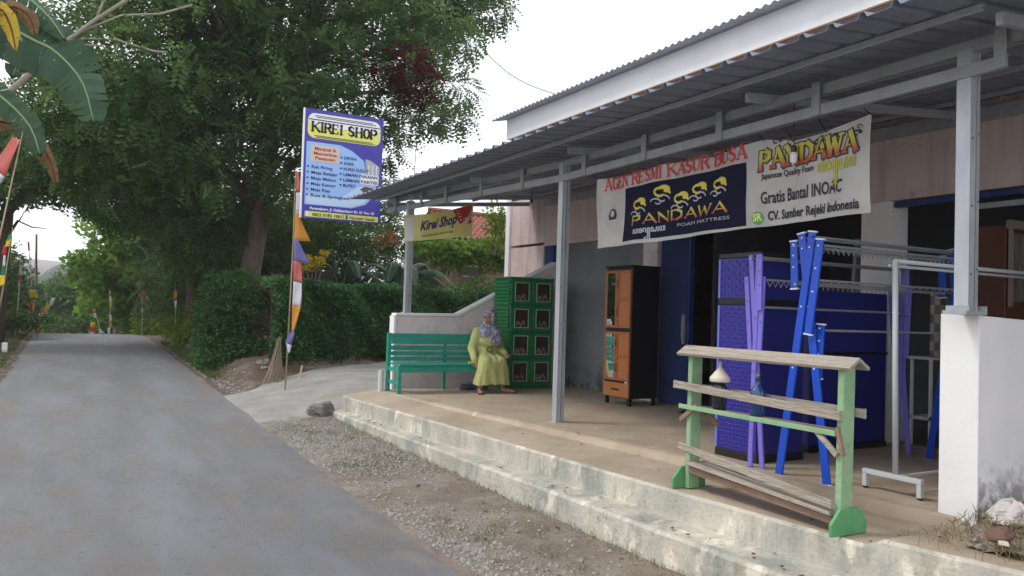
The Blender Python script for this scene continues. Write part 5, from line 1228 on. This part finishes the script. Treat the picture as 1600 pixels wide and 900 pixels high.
bush('flowering_shrub', 'shrub covered in yellow blossom behind the hedge', 'bush', [tuple(at(px, py, y=19))+(r_, .2, r_*.7) for px, py, r_ in ((488, 412, .26), (478, 418, .2), (507, 396, .12), (497, 408, .2), (480, 406, .16))], 700, cluster(5, .06, .045, 16), M['flower'], .8, 1.2)
bush('shrub', 'leafy shrub by the shop corner before the tiled roof', 'bush', [tuple(at(px, py, y=21))+(.35, .4, .35) for px, py in ((775, 330), (785, 345), (770, 350), (790, 362), (772, 372))], 260, cluster(5, .12, .06, 17), M['leaf_yellow'], .8, 1.3)
bush('rusty_plant', 'plant with rusty orange leaves behind the hedge', 'bush', [tuple(at(px, py, y=20))+(.22, .2, .14) for px, py in ((592, 377), (612, 375))], 260, cluster(4, .16, .08, 18), leafmat('rust_leaf', (.25, .07, .02), (.4, .14, .04), .3), .8, 1.2, stems=False)
# dark wood mass behind everything on the right of the road
for lab, pts_, y, m_, n_, sd_ in (('dense dark undergrowth behind the big trunk', [(255, 440), (330, 360), (470, 350), (470, 440), (400, 470), (300, 470)], 26, 'leaf_dark', 60, 41),
                                  ('backdrop tree rising behind the hedge and sign', [(430, 330), (600, 290), (620, 360), (560, 440), (430, 440)], 30, 'leaf_dark', 40, 42)):
    c = poly_clumps(pts_, y, 1.5, n_, .95, sd_, .5); bush('tree' if sd_ == 42 else 'undergrowth', lab, 'tree' if sd_ == 42 else 'undergrowth', c, 90, FINE, M[m_], .9, 1.4, stems=False)

# parked black awning and white car roof glimpsed over the hedge
pc = thing('parked_car', 'white car whose roof shows over the hedge', 'car', (6.9, 19.6, .85))
mb = MB(); c0 = at(555, 432, y=19.6)
cxx = c0.x
body = [(-1.9, .35), (-1.9, .75), (-1.2, .9), (-.7, 1.35), (.7, 1.40), (1.3, .95), (1.9, .85), (1.95, .35)]
mb.prism([(cxx+.9+a*.75, 19.2, .85+b) for a, b in body], (0, 1.5, 0)); mb.build('body', mat('car_white', (.7, .7, .7), .3), pc, bevel=.06)
mb = MB(); mb.prism([(cxx+.9+a*.75, 19.18, .85+b) for a, b in ((-1.0, .95), (-.62, 1.28), (.6, 1.32), (1.05, .97))], (0, .015, 0)); mb.build('window', M['darkglass'], pc)
mb = MB()
for dx in (-.9, .95): mb.tube([(cxx+.9+dx, 19.12, 1.15), (cxx+.9+dx, 19.35, 1.15)], .28, 16)
mb.build('wheel', M['blackpl'], pc)
aw = thing('black_awning', 'small black awning on sticks behind the hedge under the yellow blossom', 'awning', (5.4, 19.5, .8))
a0 = at(486, 424, y=19.5); a1 = at(515, 424, y=19.5)
mb = MB(); mb.prism([(a0.x, 19.3, a0.z-.02), (a0.x, 19.3, a0.z-.22), (a1.x, 19.3, a1.z-.22), (a1.x, 19.3, a1.z+.02)], (0, .8, 0)); mb.build('cover', M['blackpl'], aw)
mb = MB(); mb.bar((a0.x+.05, 19.4, .7), (a0.x+.05, 19.4, a0.z-.22), .04, .04); mb.bar((a1.x-.05, 19.4, .7), (a1.x-.05, 19.4, a0.z-.22), .04, .04); mb.build('leg', M['trunk'], aw)

# brick house with tiled roof
bh = thing('brick_house', 'old brick house with red tiled roof behind the papaya leaves', 'house', (13.5, 27.5, .9))
mb = MB(); mb.box((12.2, 26.3, .6), (16.5, 31, 4.5)); mb.build('wall', M['brick'], bh)
w0 = at(722, 417, y=26.3); w1 = at(752, 432, y=26.3)
mb = MB(); mb.box((w0.x, 26.22, w1.z), (w1.x, 26.299, w0.z)); wn = mb.build('window', M['dark'], bh)
mb = MB()
for a in ((w0.x-.06, w0.z, w1.x+.06, w0.z+.06), (w0.x-.06, w1.z-.06, w1.x+.06, w1.z), (w0.x-.06, w1.z+.001, w0.x, w0.z-.001), (w1.x, w1.z+.001, w1.x+.06, w0.z-.001)): mb.box((a[0], 26.2, a[1]), (a[2], 26.298, a[3]))
mb.build('frame', M['oldwood'], wn)
tilem = mat('roof_tile', (.17, .055, .035), .85, c2=(.33, .12, .08), scale=9, lo=.3, hi=.7, bump=.3, bscale=20)
def tf(u, v):
    x = 12.0+u*4.9; vv_ = v*9; k = vv_-math.floor(vv_); y = 25.5+v*2.7; z = 4.28+v*1.25+.06*(1-k)+.035*math.sin(x*2*math.pi/.24)
    return (x, y, z)
mb = MB(); mb.grid(tf, 240, 72); mb.build('roof', tilem, bh)
mb = MB(); mb.add([(12.0, 28.2, 5.53), (16.9, 28.2, 5.53), (16.9, 31.2, 4.2), (12.0, 31.2, 4.2)], [(0, 1, 2, 3)]); mb.build('roof', tilem, bh, solid=.04)
mb = MB(); mb.tube([(12.0, 28.2, 5.60), (16.9, 28.2, 5.60)], .1, 8); mb.build('ridge', tilem, bh)
mb = MB(); mb.box((12.05, 25.5, 4.16), (16.85, 25.55, 4.26)); mb.build('eave_board', M['brownboard'], bh)

# left side trees
lt = thing('tree', 'dark tree with leaning grey trunk at the far left roadside', 'tree', (-1.9, 27, .4))
c = poly_clumps([(-140, 160), (60, 200), (100, 240), (120, 285), (95, 300), (45, 305), (-20, 320), (-140, 330)], 25, 1.6, 60, .62, 51, .4); P_, D_, B_ = ell_points(c, 120); scatter('crown', P_, D_, cluster(5, .17, .08, 2), M['leaf_dark'], .8, 1.3, lt, tbase=B_, jitter=.7)
b0 = at(-8, 520, y=25); f0 = at(12, 330, y=25); mb = MB()
mb.tube([(b0.x, 25, .2), at(-2, 430, y=25), at(6, 390, y=25), f0, at(40, 300, y=25), at(60, 240, y=25)], [.24, .2, .17, .15, .1, .06], 10)
mb.tube([at(8, 375, y=25), at(28, 345, y=25), at(50, 355, y=25), at(72, 357, y=25)], [.06, .04, .02, .01], 6); mb.tube([at(10, 350, y=25), at(-30, 300, y=25), at(-80, 240, y=25)], [.1, .07, .04], 6); mb.tube([at(30, 345, y=25), at(45, 320, y=25), at(60, 325, y=25)], [.02, .015, .01], 5); mb.build('trunk', M['trunk'], lt, smooth=True)
lb = poly_clumps([(-120, 395), (20, 400), (28, 430), (40, 470), (30, 500), (-60, 515), (-120, 500)], 30, 1.5, 46, .8, 53, .5); bush('undergrowth', 'dark leafy undergrowth left of the flag poles', 'undergrowth', lb, 140, cluster(5, .15, .08, 22), M['leaf_dark'], .8, 1.3, stems=False)
bush('bush', 'olive verge bush at the left road edge near the crest', 'bush', [tuple(at(px, py, y=27))+(.5, .5, .3) for px, py in ((8, 498), (35, 500), (-25, 495), (60, 502))], 300, SH, M['leaf_mid'], 1.0, 1.6)
for lab, px, py, y, r_ in (('round dark tree in the valley left of centre', 108, 468, 75, 2.1), ('broad green tree in the valley behind the leaning flags', 78, 490, 62, 2.0), ('valley tree just beyond the road crest', 130, 485, 58, 1.9), ('smaller valley tree beside the broad-leaved one', 150, 455, 80, 2.3)):
    p = at(px, py, y=y); cl = [(p.x+random.uniform(-1, 1)*r_*.55, p.y+random.uniform(-1, 1)*r_*.5, p.z+random.uniform(-1, .75)*r_*.6, r_*.6, r_*.6, r_*.5) for k in range(13)]
    t = thing('tree', lab, 'tree', (p.x, p.y, g(p.x, y))); P_, D_, B_ = ell_points(cl, 110); scatter('crown', P_, D_, cluster(6, .30, .2, 31), M['leaf_far'] if py < 470 else M['leaf_mid'], .8, 1.3, t, tbase=B_)
    mb = MB(); mb.tube([(p.x, p.y, g(p.x, y)-.5), (p.x, p.y, p.z)], [.25, .12], 8); mb.build('trunk', M['trunk'], t)
# far woods on the opposite slope: one uncountable mass
n_ = 1500; fx = rng.uniform(-150, 330, n_); fy = rng.uniform(95, 420, n_)
cl = [(fx[i], fy[i], g(fx[i], fy[i])+rng.uniform(1.0, 3.0), *(rng.uniform(2.2, 4.4)*np.array([1, 1, .8]))) for i in range(n_) if -.22 < fx[i]/fy[i] < .75]
P_, D_, B_ = ell_points(cl, 14); tag(scatter('far_woods', P_, D_, cluster(6, .9, .6, 33), M['leaf_far'], .8, 1.4, tbase=B_), 'hazy woods covering the far hillside', kind='stuff')
cl = [(rng.uniform(-40, 5), rng.uniform(40, 75), -1.6, 2.2, 2.2, 1.6) for i in range(30)]; cl += [(rng.uniform(5, 30), rng.uniform(40, 60), 0, 2.4, 2.2, 2.4) for i in range(40)]
cl = [(x, y, g(x, y)+rng.uniform(.5, 1.8), a, b, c) for x, y, _, a, b, c in cl if not (-1.8 < x < 3.2)]
P_, D_, B_ = ell_points(cl, 60); tag(scatter('valley_scrub', P_, D_, cluster(6, .35, .2, 34), M['leaf_mid'], .8, 1.4, tbase=B_), 'green scrub covering the slope beyond the crest', kind='stuff')

# ------------------------------------------------------------------ flags
FC = {'r': pm('f_red', (.55, .03, .035), .8), 's': pm('f_salmon', (.60, .16, .14), .8), 'w': pm('f_white', (.70, .70, .76), .8), 'y': pm('f_yellow', (.70, .50, .03), .8), 'o': pm('f_orange', (.68, .30, .04), .8), 'g': pm('f_green', (.01, .22, .08), .8), 'b': pm('f_blue', (.17, .17, .42), .8), 'k': pm('f_maroon', (.2, .03, .03), .8)}
def flagpole(label, y, base, top, segs, group='festival flags along the road', pr_=.02, wob=.02, name='festival_flag'):
    """segs: (colour, outline as photo points on the plane y) - each pennant is its own sheet"""
    B0 = at(*base, y=y); T0 = at(*top, y=y); t = thing(name, label, 'flag', B0, group)
    mb = MB(); mid = B0.lerp(T0, .55)+V((wob, 0, 0)); pr_ *= .6; mb.tube([B0-V((0, 0, .12)), mid, T0], [pr_, pr_*.8, pr_*.4], 7); mb.build('pole', M['polewhite'] if y > 20 else M['bamboo'], t, smooth=True)
    for i, (c, L0, L1) in enumerate(segs):
        # L0: left edge points (top, bottom) ; L1: right edge points (top, bottom)
        a, b, c2, d = [at(*q, y=y) for q in (L0[0], L1[0], L1[1], L0[1])]
        def fn(u, v, a=a, b=b, c2=c2, d=d): 
            p = a.lerp(b, u).lerp(d.lerp(c2, u), v); return (p.x, p.y-.03+.03*math.sin(u*4+v*3+i)*u, p.z)
        mb = MB(); mb.grid(fn, 6, 6); mb.build('pennant', FC[c], t, smooth=True, solid=.002)
    return t
flagpole('tall umbul-umbul banner of coloured pennants beside the shop sign', 13.2, (445, 607), (462, 264),
   [('s', ((462, 267), (462, 300)), ((464, 268), (471, 300))), ('w', ((462, 301), (461, 333)), ((471, 301), (477, 342))), ('o', ((461, 334), (459, 376)), ((466, 336), (485, 377))), ('b', ((459, 373), (458, 408)), ((466, 375), (483, 412))), ('s', ((458, 407), (458, 440)), ((470, 410), (471, 441))),
    ('w', ((458, 440), (456, 476)), ((471, 442), (469, 478))), ('o', ((456, 476), (455, 515)), ((469, 478), (458, 520))), ('b', ((455, 514), (445, 535)), ((459, 519), (455, 540))), ('w', ((446, 535), (450, 552)), ((455, 540), (453, 550)))], pr_=.018)
flagpole('red and white flag on a pole right of the road crest', 31, (222, 521), (221, 455), [('r', ((221, 456), (222, 470)), ((226, 456), (230, 469))), ('w', ((226, 458), (229, 470)), ((234, 466), (235, 468)))], pr_=.035)
flagpole('thin banner of white yellow and grey pennants at the crest right side', 30.5, (171, 522), (171, 453), [('s', ((170, 455), (170, 463)), ((173, 455), (173, 463))), ('w', ((171, 463), (171, 471)), ((174, 463), (175, 471))), ('y', ((171, 471), (172, 479)), ((175, 471), (176, 480))), ('b', ((172, 480), (172, 488)), ((176, 480), (175, 488))), ('w', ((171, 492), (171, 501)), ((174, 492), (174, 501))), ('o', ((170, 501), (172, 512)), ((174, 503), (176, 512))), ('w', ((168, 512), (168, 522)), ((172, 512), (172, 522)))], pr_=.03)
flagpole('leaning white pennant pole with red tip beyond the crest', 32, (159, 522), (146, 483), [('s', ((144, 484), (146, 490)), ((149, 483), (150, 489))), ('w', ((146, 490), (148, 497)), ((150, 489), (151, 496))), ('w', ((154, 514), (155, 521)), ((157, 514), (164, 521)))], pr_=.03)
flagpole('cluster of red and yellow pennants low behind the crest', 33, (145, 523), (143, 503), [('r', ((139, 512), (140, 521)), ((150, 510), (149, 518))), ('y', ((141, 505), (141, 511)), ((149, 504), (149, 510))), ('w', ((140, 518), (141, 524)), ((148, 518), (148, 523)))], pr_=.03)
flagpole('orange and white pennant strip against the shaded trees', 24, (274, 500), (273, 440), [('o', ((271, 455), (271, 468)), ((276, 455), (277, 468))), ('w', ((272, 470), (273, 483)), ((276, 469), (276, 482)))], pr_=.02)
flagpole('white and red flag on a striped pole at the left verge', 27, (24, 521), (32, 405), [('s', ((31, 408), (30, 414)), ((34, 408), (34, 414))), ('w', ((31, 414), (29, 430)), ((34, 414), (35, 430))), ('r', ((29, 430), (28, 441)), ((33, 430), (31, 441)))], pr_=.04)
flagpole('tall multicoloured umbul-umbul with white foot at the left verge', 28, (50, 521), (56, 366), [('b', ((52, 444), (52, 452)), ((56, 444), (57, 453))), ('y', ((45, 453), (46, 465)), ((57, 453), (60, 466))), ('r', ((45, 473), (45, 488)), ((51, 473), (50, 488))), ('o', ((50, 474), (50, 486)), ((54, 476), (54, 490))), ('w', ((45, 488), (44, 517)), ((51, 488), (53, 514)))], pr_=.035)
flagpole('thin red and white streamer on a bent cane left of the crest', 28.5, (50, 519), (45, 378), [('s', ((43, 378), (44, 392)), ((46, 378), (47, 391))), ('w', ((45, 392), (47, 420)), ((46, 392), (49, 420))), ('s', ((48, 420), (50, 428)), ((54, 424), (52, 428)))], pr_=.018)
flagpole('white and yellow pennants on a pole leaning right at the left verge', 27.5, (58, 521), (84, 466), [('w', ((80, 465), (77, 476)), ((86, 466), (82, 478))), ('y', ((74, 472), (67, 488)), ((78, 478), (73, 489))), ('w', ((66, 488), (61, 505)), ((70, 490), (66, 507)))], pr_=.02, wob=0)
flagpole('small red and white leaning pennant beside the yellow one', 27.3, (56, 521), (68, 480), [('s', ((64, 480), (62, 489)), ((68, 481), (66, 490))), ('w', ((60, 489), (57, 504)), ((63, 490), (61, 506))), ('o', ((55, 508), (56, 520)), ((60, 508), (61, 519)))], pr_=.02, wob=0)
flagpole('green yellow and red pennant string at the left picture edge', 17, (-14, 545), (20, 355), [('g', ((14, 366), (11, 376)), ((19, 366), (18, 376))), ('y', ((11, 374), (8, 386)), ((17, 374), (17, 385))), ('r', ((6, 384), (3, 398)), ((10, 385), (10, 398))), ('w', ((6, 399), (4, 415)), ((9, 399), (8, 416))), ('g', ((4, 415), (1, 430)), ((8, 416), (7, 430))), ('y', ((0, 430), (-2, 448)), ((7, 430), (8, 444)))], pr_=.022)
flagpole('near red and white pennant beside the banana leaves', 7, (-60, 640), (38, 195), [('s', ((20, 215), (-12, 262)), ((32, 220), (8, 278))), ('w', ((-12, 262), (-14, 290)), ((8, 278), (2, 286)))], pr_=.014, wob=.0)
# utility pole behind
up_ = thing('utility_pole', 'slim dark utility pole left of the road crest', 'pole', (-1.2, 34, 0)); mb = MB(); a = at(56, 520, y=34); mb.tube([(a.x, 34, 0), at(57, 366, y=34)], [.055, .035], 8); mb.build('shaft', M['trunk'], up_)

# cable from the tree to the shop roof, and a thin mast
mb = MB(); A_ = at(745, 65, y=19); B_2 = V((7.0, 10.9, 5.3)); mb.tube([A_.lerp(B_2, k/10)-V((0, 0, .25*math.sin(math.pi*k/10))) for k in range(11)], .012, 5); tag(mb.build('cable', M['galvdark']), 'overhead cable running from the big tree to the shop roof', 'cable')
mb = MB(); mb.tube([at(651, 225, y=22), at(645, 300, y=22), at(643, 420, y=22)], [.012, .015, .02], 6); tag(mb.build('mast', M['greypaint']), 'thin pale mast rising behind the canopy tip', 'mast')

# ------------------------------------------------------------------ small ground things
def stone(mb, c, r_, rnd):
    b = [(rnd.uniform(.75, 1.2)*x, rnd.uniform(.75, 1.2)*y, rnd.uniform(.5, .95)*z) for x, y, z in ((1,0,0),(.5,.87,0),(-.5,.87,0),(-1,0,0),(-.5,-.87,0),(.5,-.87,0),(.4,.4,.9),(-.5,.3,.9),(0,-.5,1),(.1,.1,-1))]
    a = rnd.uniform(0, 6.3); ca_, sa = math.cos(a), math.sin(a)
    mb.add([(c[0]+r_*(x*ca_-y*sa), c[1]+r_*(x*sa+y*ca_), c[2]+r_*z*.8) for x, y, z in b], [(0,1,6),(1,2,7,6),(2,3,7),(3,4,8,7),(4,5,8),(5,0,6,8),(6,7,8),(1,0,9),(2,1,9),(3,2,9),(4,3,9),(5,4,9),(0,5,9)])
rnd = random.Random(5); mb = MB()
for k in range(7500):
    y = rnd.choice([rnd.gauss(9.5, .7), rnd.gauss(9.6, .9), rnd.gauss(8.5, .6), rnd.gauss(5.5, 1.2), rnd.uniform(2, 11)])
    x0 = 2.36; x1 = ip(y, lo_)-.03
    if y < 1 or y > 11: continue
    x = x0+(x1-x0)*min(1, abs(rnd.gauss(0, .22)) if rnd.random() < .8 else rnd.random()) if y < 7.3 else rnd.uniform(x0, x1-.05)
    if 6.3 < y < 7.4 and rnd.random() < .75: continue
    stone(mb, (x, y, g(x, y)+.002), rnd.choice([.005, .006, .008, .010, .012, .016, .022])*rnd.uniform(.7, 1.2), rnd)
for k in range(900):
    y = rnd.uniform(11.5, 26); x = 2.4+abs(rnd.gauss(0, .25)); 
    if y < 14: continue
    stone(mb, (x, y, g(x, y)+.002), rnd.choice([.012, .02, .03])*rnd.uniform(.7, 1.3), rnd)
for k in range(500):
    y = rnd.uniform(9, 28); x = -1.05-abs(rnd.gauss(0, .35)); stone(mb, (x, y, g(x, y)+.002), rnd.choice([.012, .02, .028])*rnd.uniform(.7, 1.3), rnd)
tag(mb.build('gravel', M['pebble']), 'loose grey gravel scattered along the verge', kind='stuff')
mb = MB()
for k in range(420):
    y = rnd.uniform(1.5, 2.83); x = rnd.uniform(ip(y, up)+.32, 6.5); u = .47+.10*sm(0, .8, x-ip(y, up)-.3); stone(mb, (x, y, u), rnd.choice([.01, .018, .03])*rnd.uniform(.7, 1.4), rnd)
tag(mb.build('rubble', M['pebble']), 'broken rubble lying by the white wall', kind='stuff')
def rock(name, label, c, r_, m_, sc=(1, 1, .7)):
    mb = MB(); mb.ball(c, 1, 18, 12); mb.v = [tuple(V(c)+V(((p[0]-c[0])*sc[0], (p[1]-c[1])*sc[1], (p[2]-c[2])*sc[2]))*r_*(1+.28*noise.noise(V(p)*1.6+V(c)*3)+.1*noise.noise(V(p)*5))) for p in mb.v]
    return tag(mb.build(name, M[m_] if isinstance(m_, str) else m_), label, 'rock')
rock('boulder', 'dark grey boulder at the foot of the steps by the driveway', (3.22, 11.20, .20), .17, 'rock', (1.15, .9, .9))
rock('stone', 'flat pale stone slab beside the boulder', (3.05, 10.4, .06), .16, 'pebble', (1.3, 1.0, .25))
rock('brick_lump', 'brown broken brick lump on the soil by the white wall', (4.52, 2.48, .56), .075, mat('lump', (.16, .09, .07), .95), (1.2, .8, .6))
wt = mat('white_tile', (.6, .57, .53), .7)
for k, (x, y, s_) in enumerate(((4.58, 2.33, .06), (4.45, 2.42, .04), (4.7, 2.28, .05))):
    mb = MB(); a = k*1.3; d = V((math.cos(a), math.sin(a), .1)); s2 = V((-math.sin(a), math.cos(a), 0)); c = V((x, y, .535)); mb.prism([c+d*s_, c+s2*s_*.8, c-d*s_*.9, c-s2*s_*.7], (0, 0, .012)); tag(mb.build('tile_shard', wt), ['large pale tile shard beside the brown lump', 'small pale tile shard left of the brown lump', 'pale tile shard nearest the lower right corner'][k], 'tile shard')
mb = MB()
def bagf(u, v):
    a = u*2*math.pi; h = v; r_ = (1-v**2)**.5*(1+.25*noise.noise(V((math.cos(a)*2, math.sin(a)*2, v*4)))); return (4.98+.17*r_*math.cos(a), 2.66+.11*r_*math.sin(a), .55+.12*v*(1+.3*noise.noise(V((math.cos(a)*3, v*3, 1)))))
mb.grid(bagf, 28, 8); tag(mb.build('plastic_bag', mat('bag', (.48, .44, .42), .5, c2=(.6, .56, .53), scale=12, bump=.8, bscale=15)), 'crumpled pale plastic bag at the foot of the white wall', 'bag')
# rough stone bank below the bushes
bk = MB(); rnd = random.Random(8)
for k in range(160):
    y = rnd.uniform(18.6, 23); x = 2.75+rnd.uniform(0, .35)+(.02*(y-18)); z = g(x, y)+rnd.uniform(0, .7); stone(bk, (x+(z-.4)*.3, y, z), rnd.uniform(.07, .17), rnd)
tag(bk.build('stone_bank', mat('bankstone', (.11, .085, .07), .95, c2=(.20, .16, .13), scale=5)), 'rough heap of brown stones supporting the bank', kind='stuff')
eb = MB()
for k in range(60):
    x = rnd.uniform(3.2, 4.4); y = 15.5+.6*(x-3.3)+rnd.uniform(-.3, .3); stone(eb, (x, y, g(x, y)), rnd.uniform(.04, .09), rnd)
tag(eb.build('bank_stones', M['pebble']), 'pale stones lying on the dirt bank', kind='stuff')
# grass tufts
def blades(n, fx_, h, m_, name, label):
    pts = np.array([fx_() for _ in range(n)]); T = np.array([(0, -.5, 0), (0, .5, 0), (.55, .22, 0.0), (1, 0, -.12)], float)*np.array([h, h*.07, h]); F = np.array([(0, 1, 2, 3)])
    dirs = rng.normal(0, .45, (n, 3)); dirs[:, 2] = 1; return tag(scatter(name, pts, dirs, (T, F), m_, .5, 1.3, jitter=.15), label, kind='stuff')
def s1():
    y = random.uniform(1.6, 2.84); x = random.choice([random.gauss(4.95, .25), random.gauss(4.6, .2), random.uniform(4.5, 6)]); return (x, y if x > 4.9 else y, .50+.06*sm(0, .5, x-4.45))
blades(2400, s1, .06, M['drygrass'], 'dry_grass', 'dry straw grass tufts below the white wall')
cs = [(random.uniform(2.5, 3.3), random.choice([random.gauss(10, .5), random.gauss(8.2, .5), random.gauss(5.0, .5), random.gauss(3.6, .4)])) for _ in range(60)]+[(ip(y, lo_)-.06, y) for y in np.arange(2.5, 11, .23)]
def s2_():
    c = random.choice(cs); x = c[0]+random.gauss(0, .07); y = c[1]+random.gauss(0, .1); x = max(2.4, min(ip(y, lo_)-.02, x)); return (x, y, g(x, y))
blades(3600, s2_, .045, M['grassgreen'], 'verge_grass', 'short green weeds growing through the verge gravel')
def s3():
    if random.random() < .5: y = random.uniform(16, 26); x = 2.42+abs(random.gauss(0, .22))
    else: y = random.uniform(14, 29); x = -1.1-abs(random.gauss(0, .5))
    return (x, y, g(x, y))
blades(9000, s3, .10, M['grassgreen'], 'roadside_grass', 'roadside grass along both edges of the far road')
def s4():
    x = random.uniform(3.2, 6.5); y = 14.3+.8*(x-2.6)+random.uniform(-.1, .6); return (x, y, g(x, y))
blades(2600, s4, .10, M['drygrass'], 'bank_straw', 'brown straw hanging on the bank under the hedge')
# leaf litter at the road edge
def s5():
    y = random.uniform(2.2, 11); x = random.choice([random.uniform(2.5, 3.5), random.uniform(3.7, 4.6), ip(y, lo_)+.06]); z = g(x, y)+.004 if x < ip(y, lo_)-.03 else (.228 if x < ip(y, up)-.02 else (.432 if x < ip(y, inn) else .508)); return (x, y, z+.004)
pts = np.array([s5() for _ in range(150)]); T = np.array([(0, 0, 0), (.5, .28, .05), (1, 0, 0), (.5, -.28, .05)], float)*.045; dirs = rng.normal(0, 1, (150, 3)); dirs[:, 2] = 0
tag(scatter('leaf_litter', pts, dirs, (T, np.array([(0, 1, 2, 3)])), M['leaf_brown'], .5, 1.3, jitter=.05), 'dry fallen leaves scattered on the steps and verge', kind='stuff')
# twig broom cone leaning by the flag pole
tw = thing('twig_sheaf', 'cone-shaped sheaf of pale twigs leaning on the bank beside the banner pole', 'sheaf', (3.2, 14.2, .3)); mb = MB()
tp = at(437, 530, y=14.4)
for k in range(70):
    a = random.uniform(0, 6.28); q = V((3.22+.24*math.cos(a), 14.3+.2*math.sin(a), .18)); mb.tube([q, q.lerp(tp, .5)+V((-.01, 0, -.07)), tp+V((random.gauss(0, .015), 0, random.uniform(-.12, .05)))], .006, 4)
mb.build('twigs', mat('twig', (.19, .14, .10), .9, c2=(.26, .2, .15), scale=9), tw)
mb = MB(); mb.tube([(3.52, 13.8, .25), (3.72, 14.3, .62)], .016, 6); tag(mb.build('stick', M['bamboo']), 'short forked stick propping the banner pole on the bank', 'stick')
# white roadside marker stones left
mk = MB(); mk.box((-1.34, 22.0, .3), (-1.22, 22.12, .62)); tag(mk.build('kerb_marker', M['p_white'], bevel=.02), 'short white marker post on the left verge', 'marker')

# ------------------------------------------------------------------ haze
hz = MB(); hz.box((-500, -20, -30), (520, 950, 60)); ho = hz.build('haze', None); ho.data.materials.clear()
hm = bpy.data.materials.new('haze'); hm.use_nodes = True; nt = hm.node_tree
for q in list(nt.nodes):
    if q.type != 'OUTPUT_MATERIAL': nt.nodes.remove(q)
pv = nt.nodes.new('ShaderNodeVolumePrincipled'); pv.inputs['Color'].default_value = (.93, .96, 1, 1); pv.inputs['Density'].default_value = .0007; pv.inputs['Anisotropy'].default_value = .2
nt.links.new(pv.outputs[0], [q for q in nt.nodes if q.type == 'OUTPUT_MATERIAL'][0].inputs['Volume']); ho.data.materials.append(hm)
tag(ho, 'thin pale haze over the valley', kind='stuff')
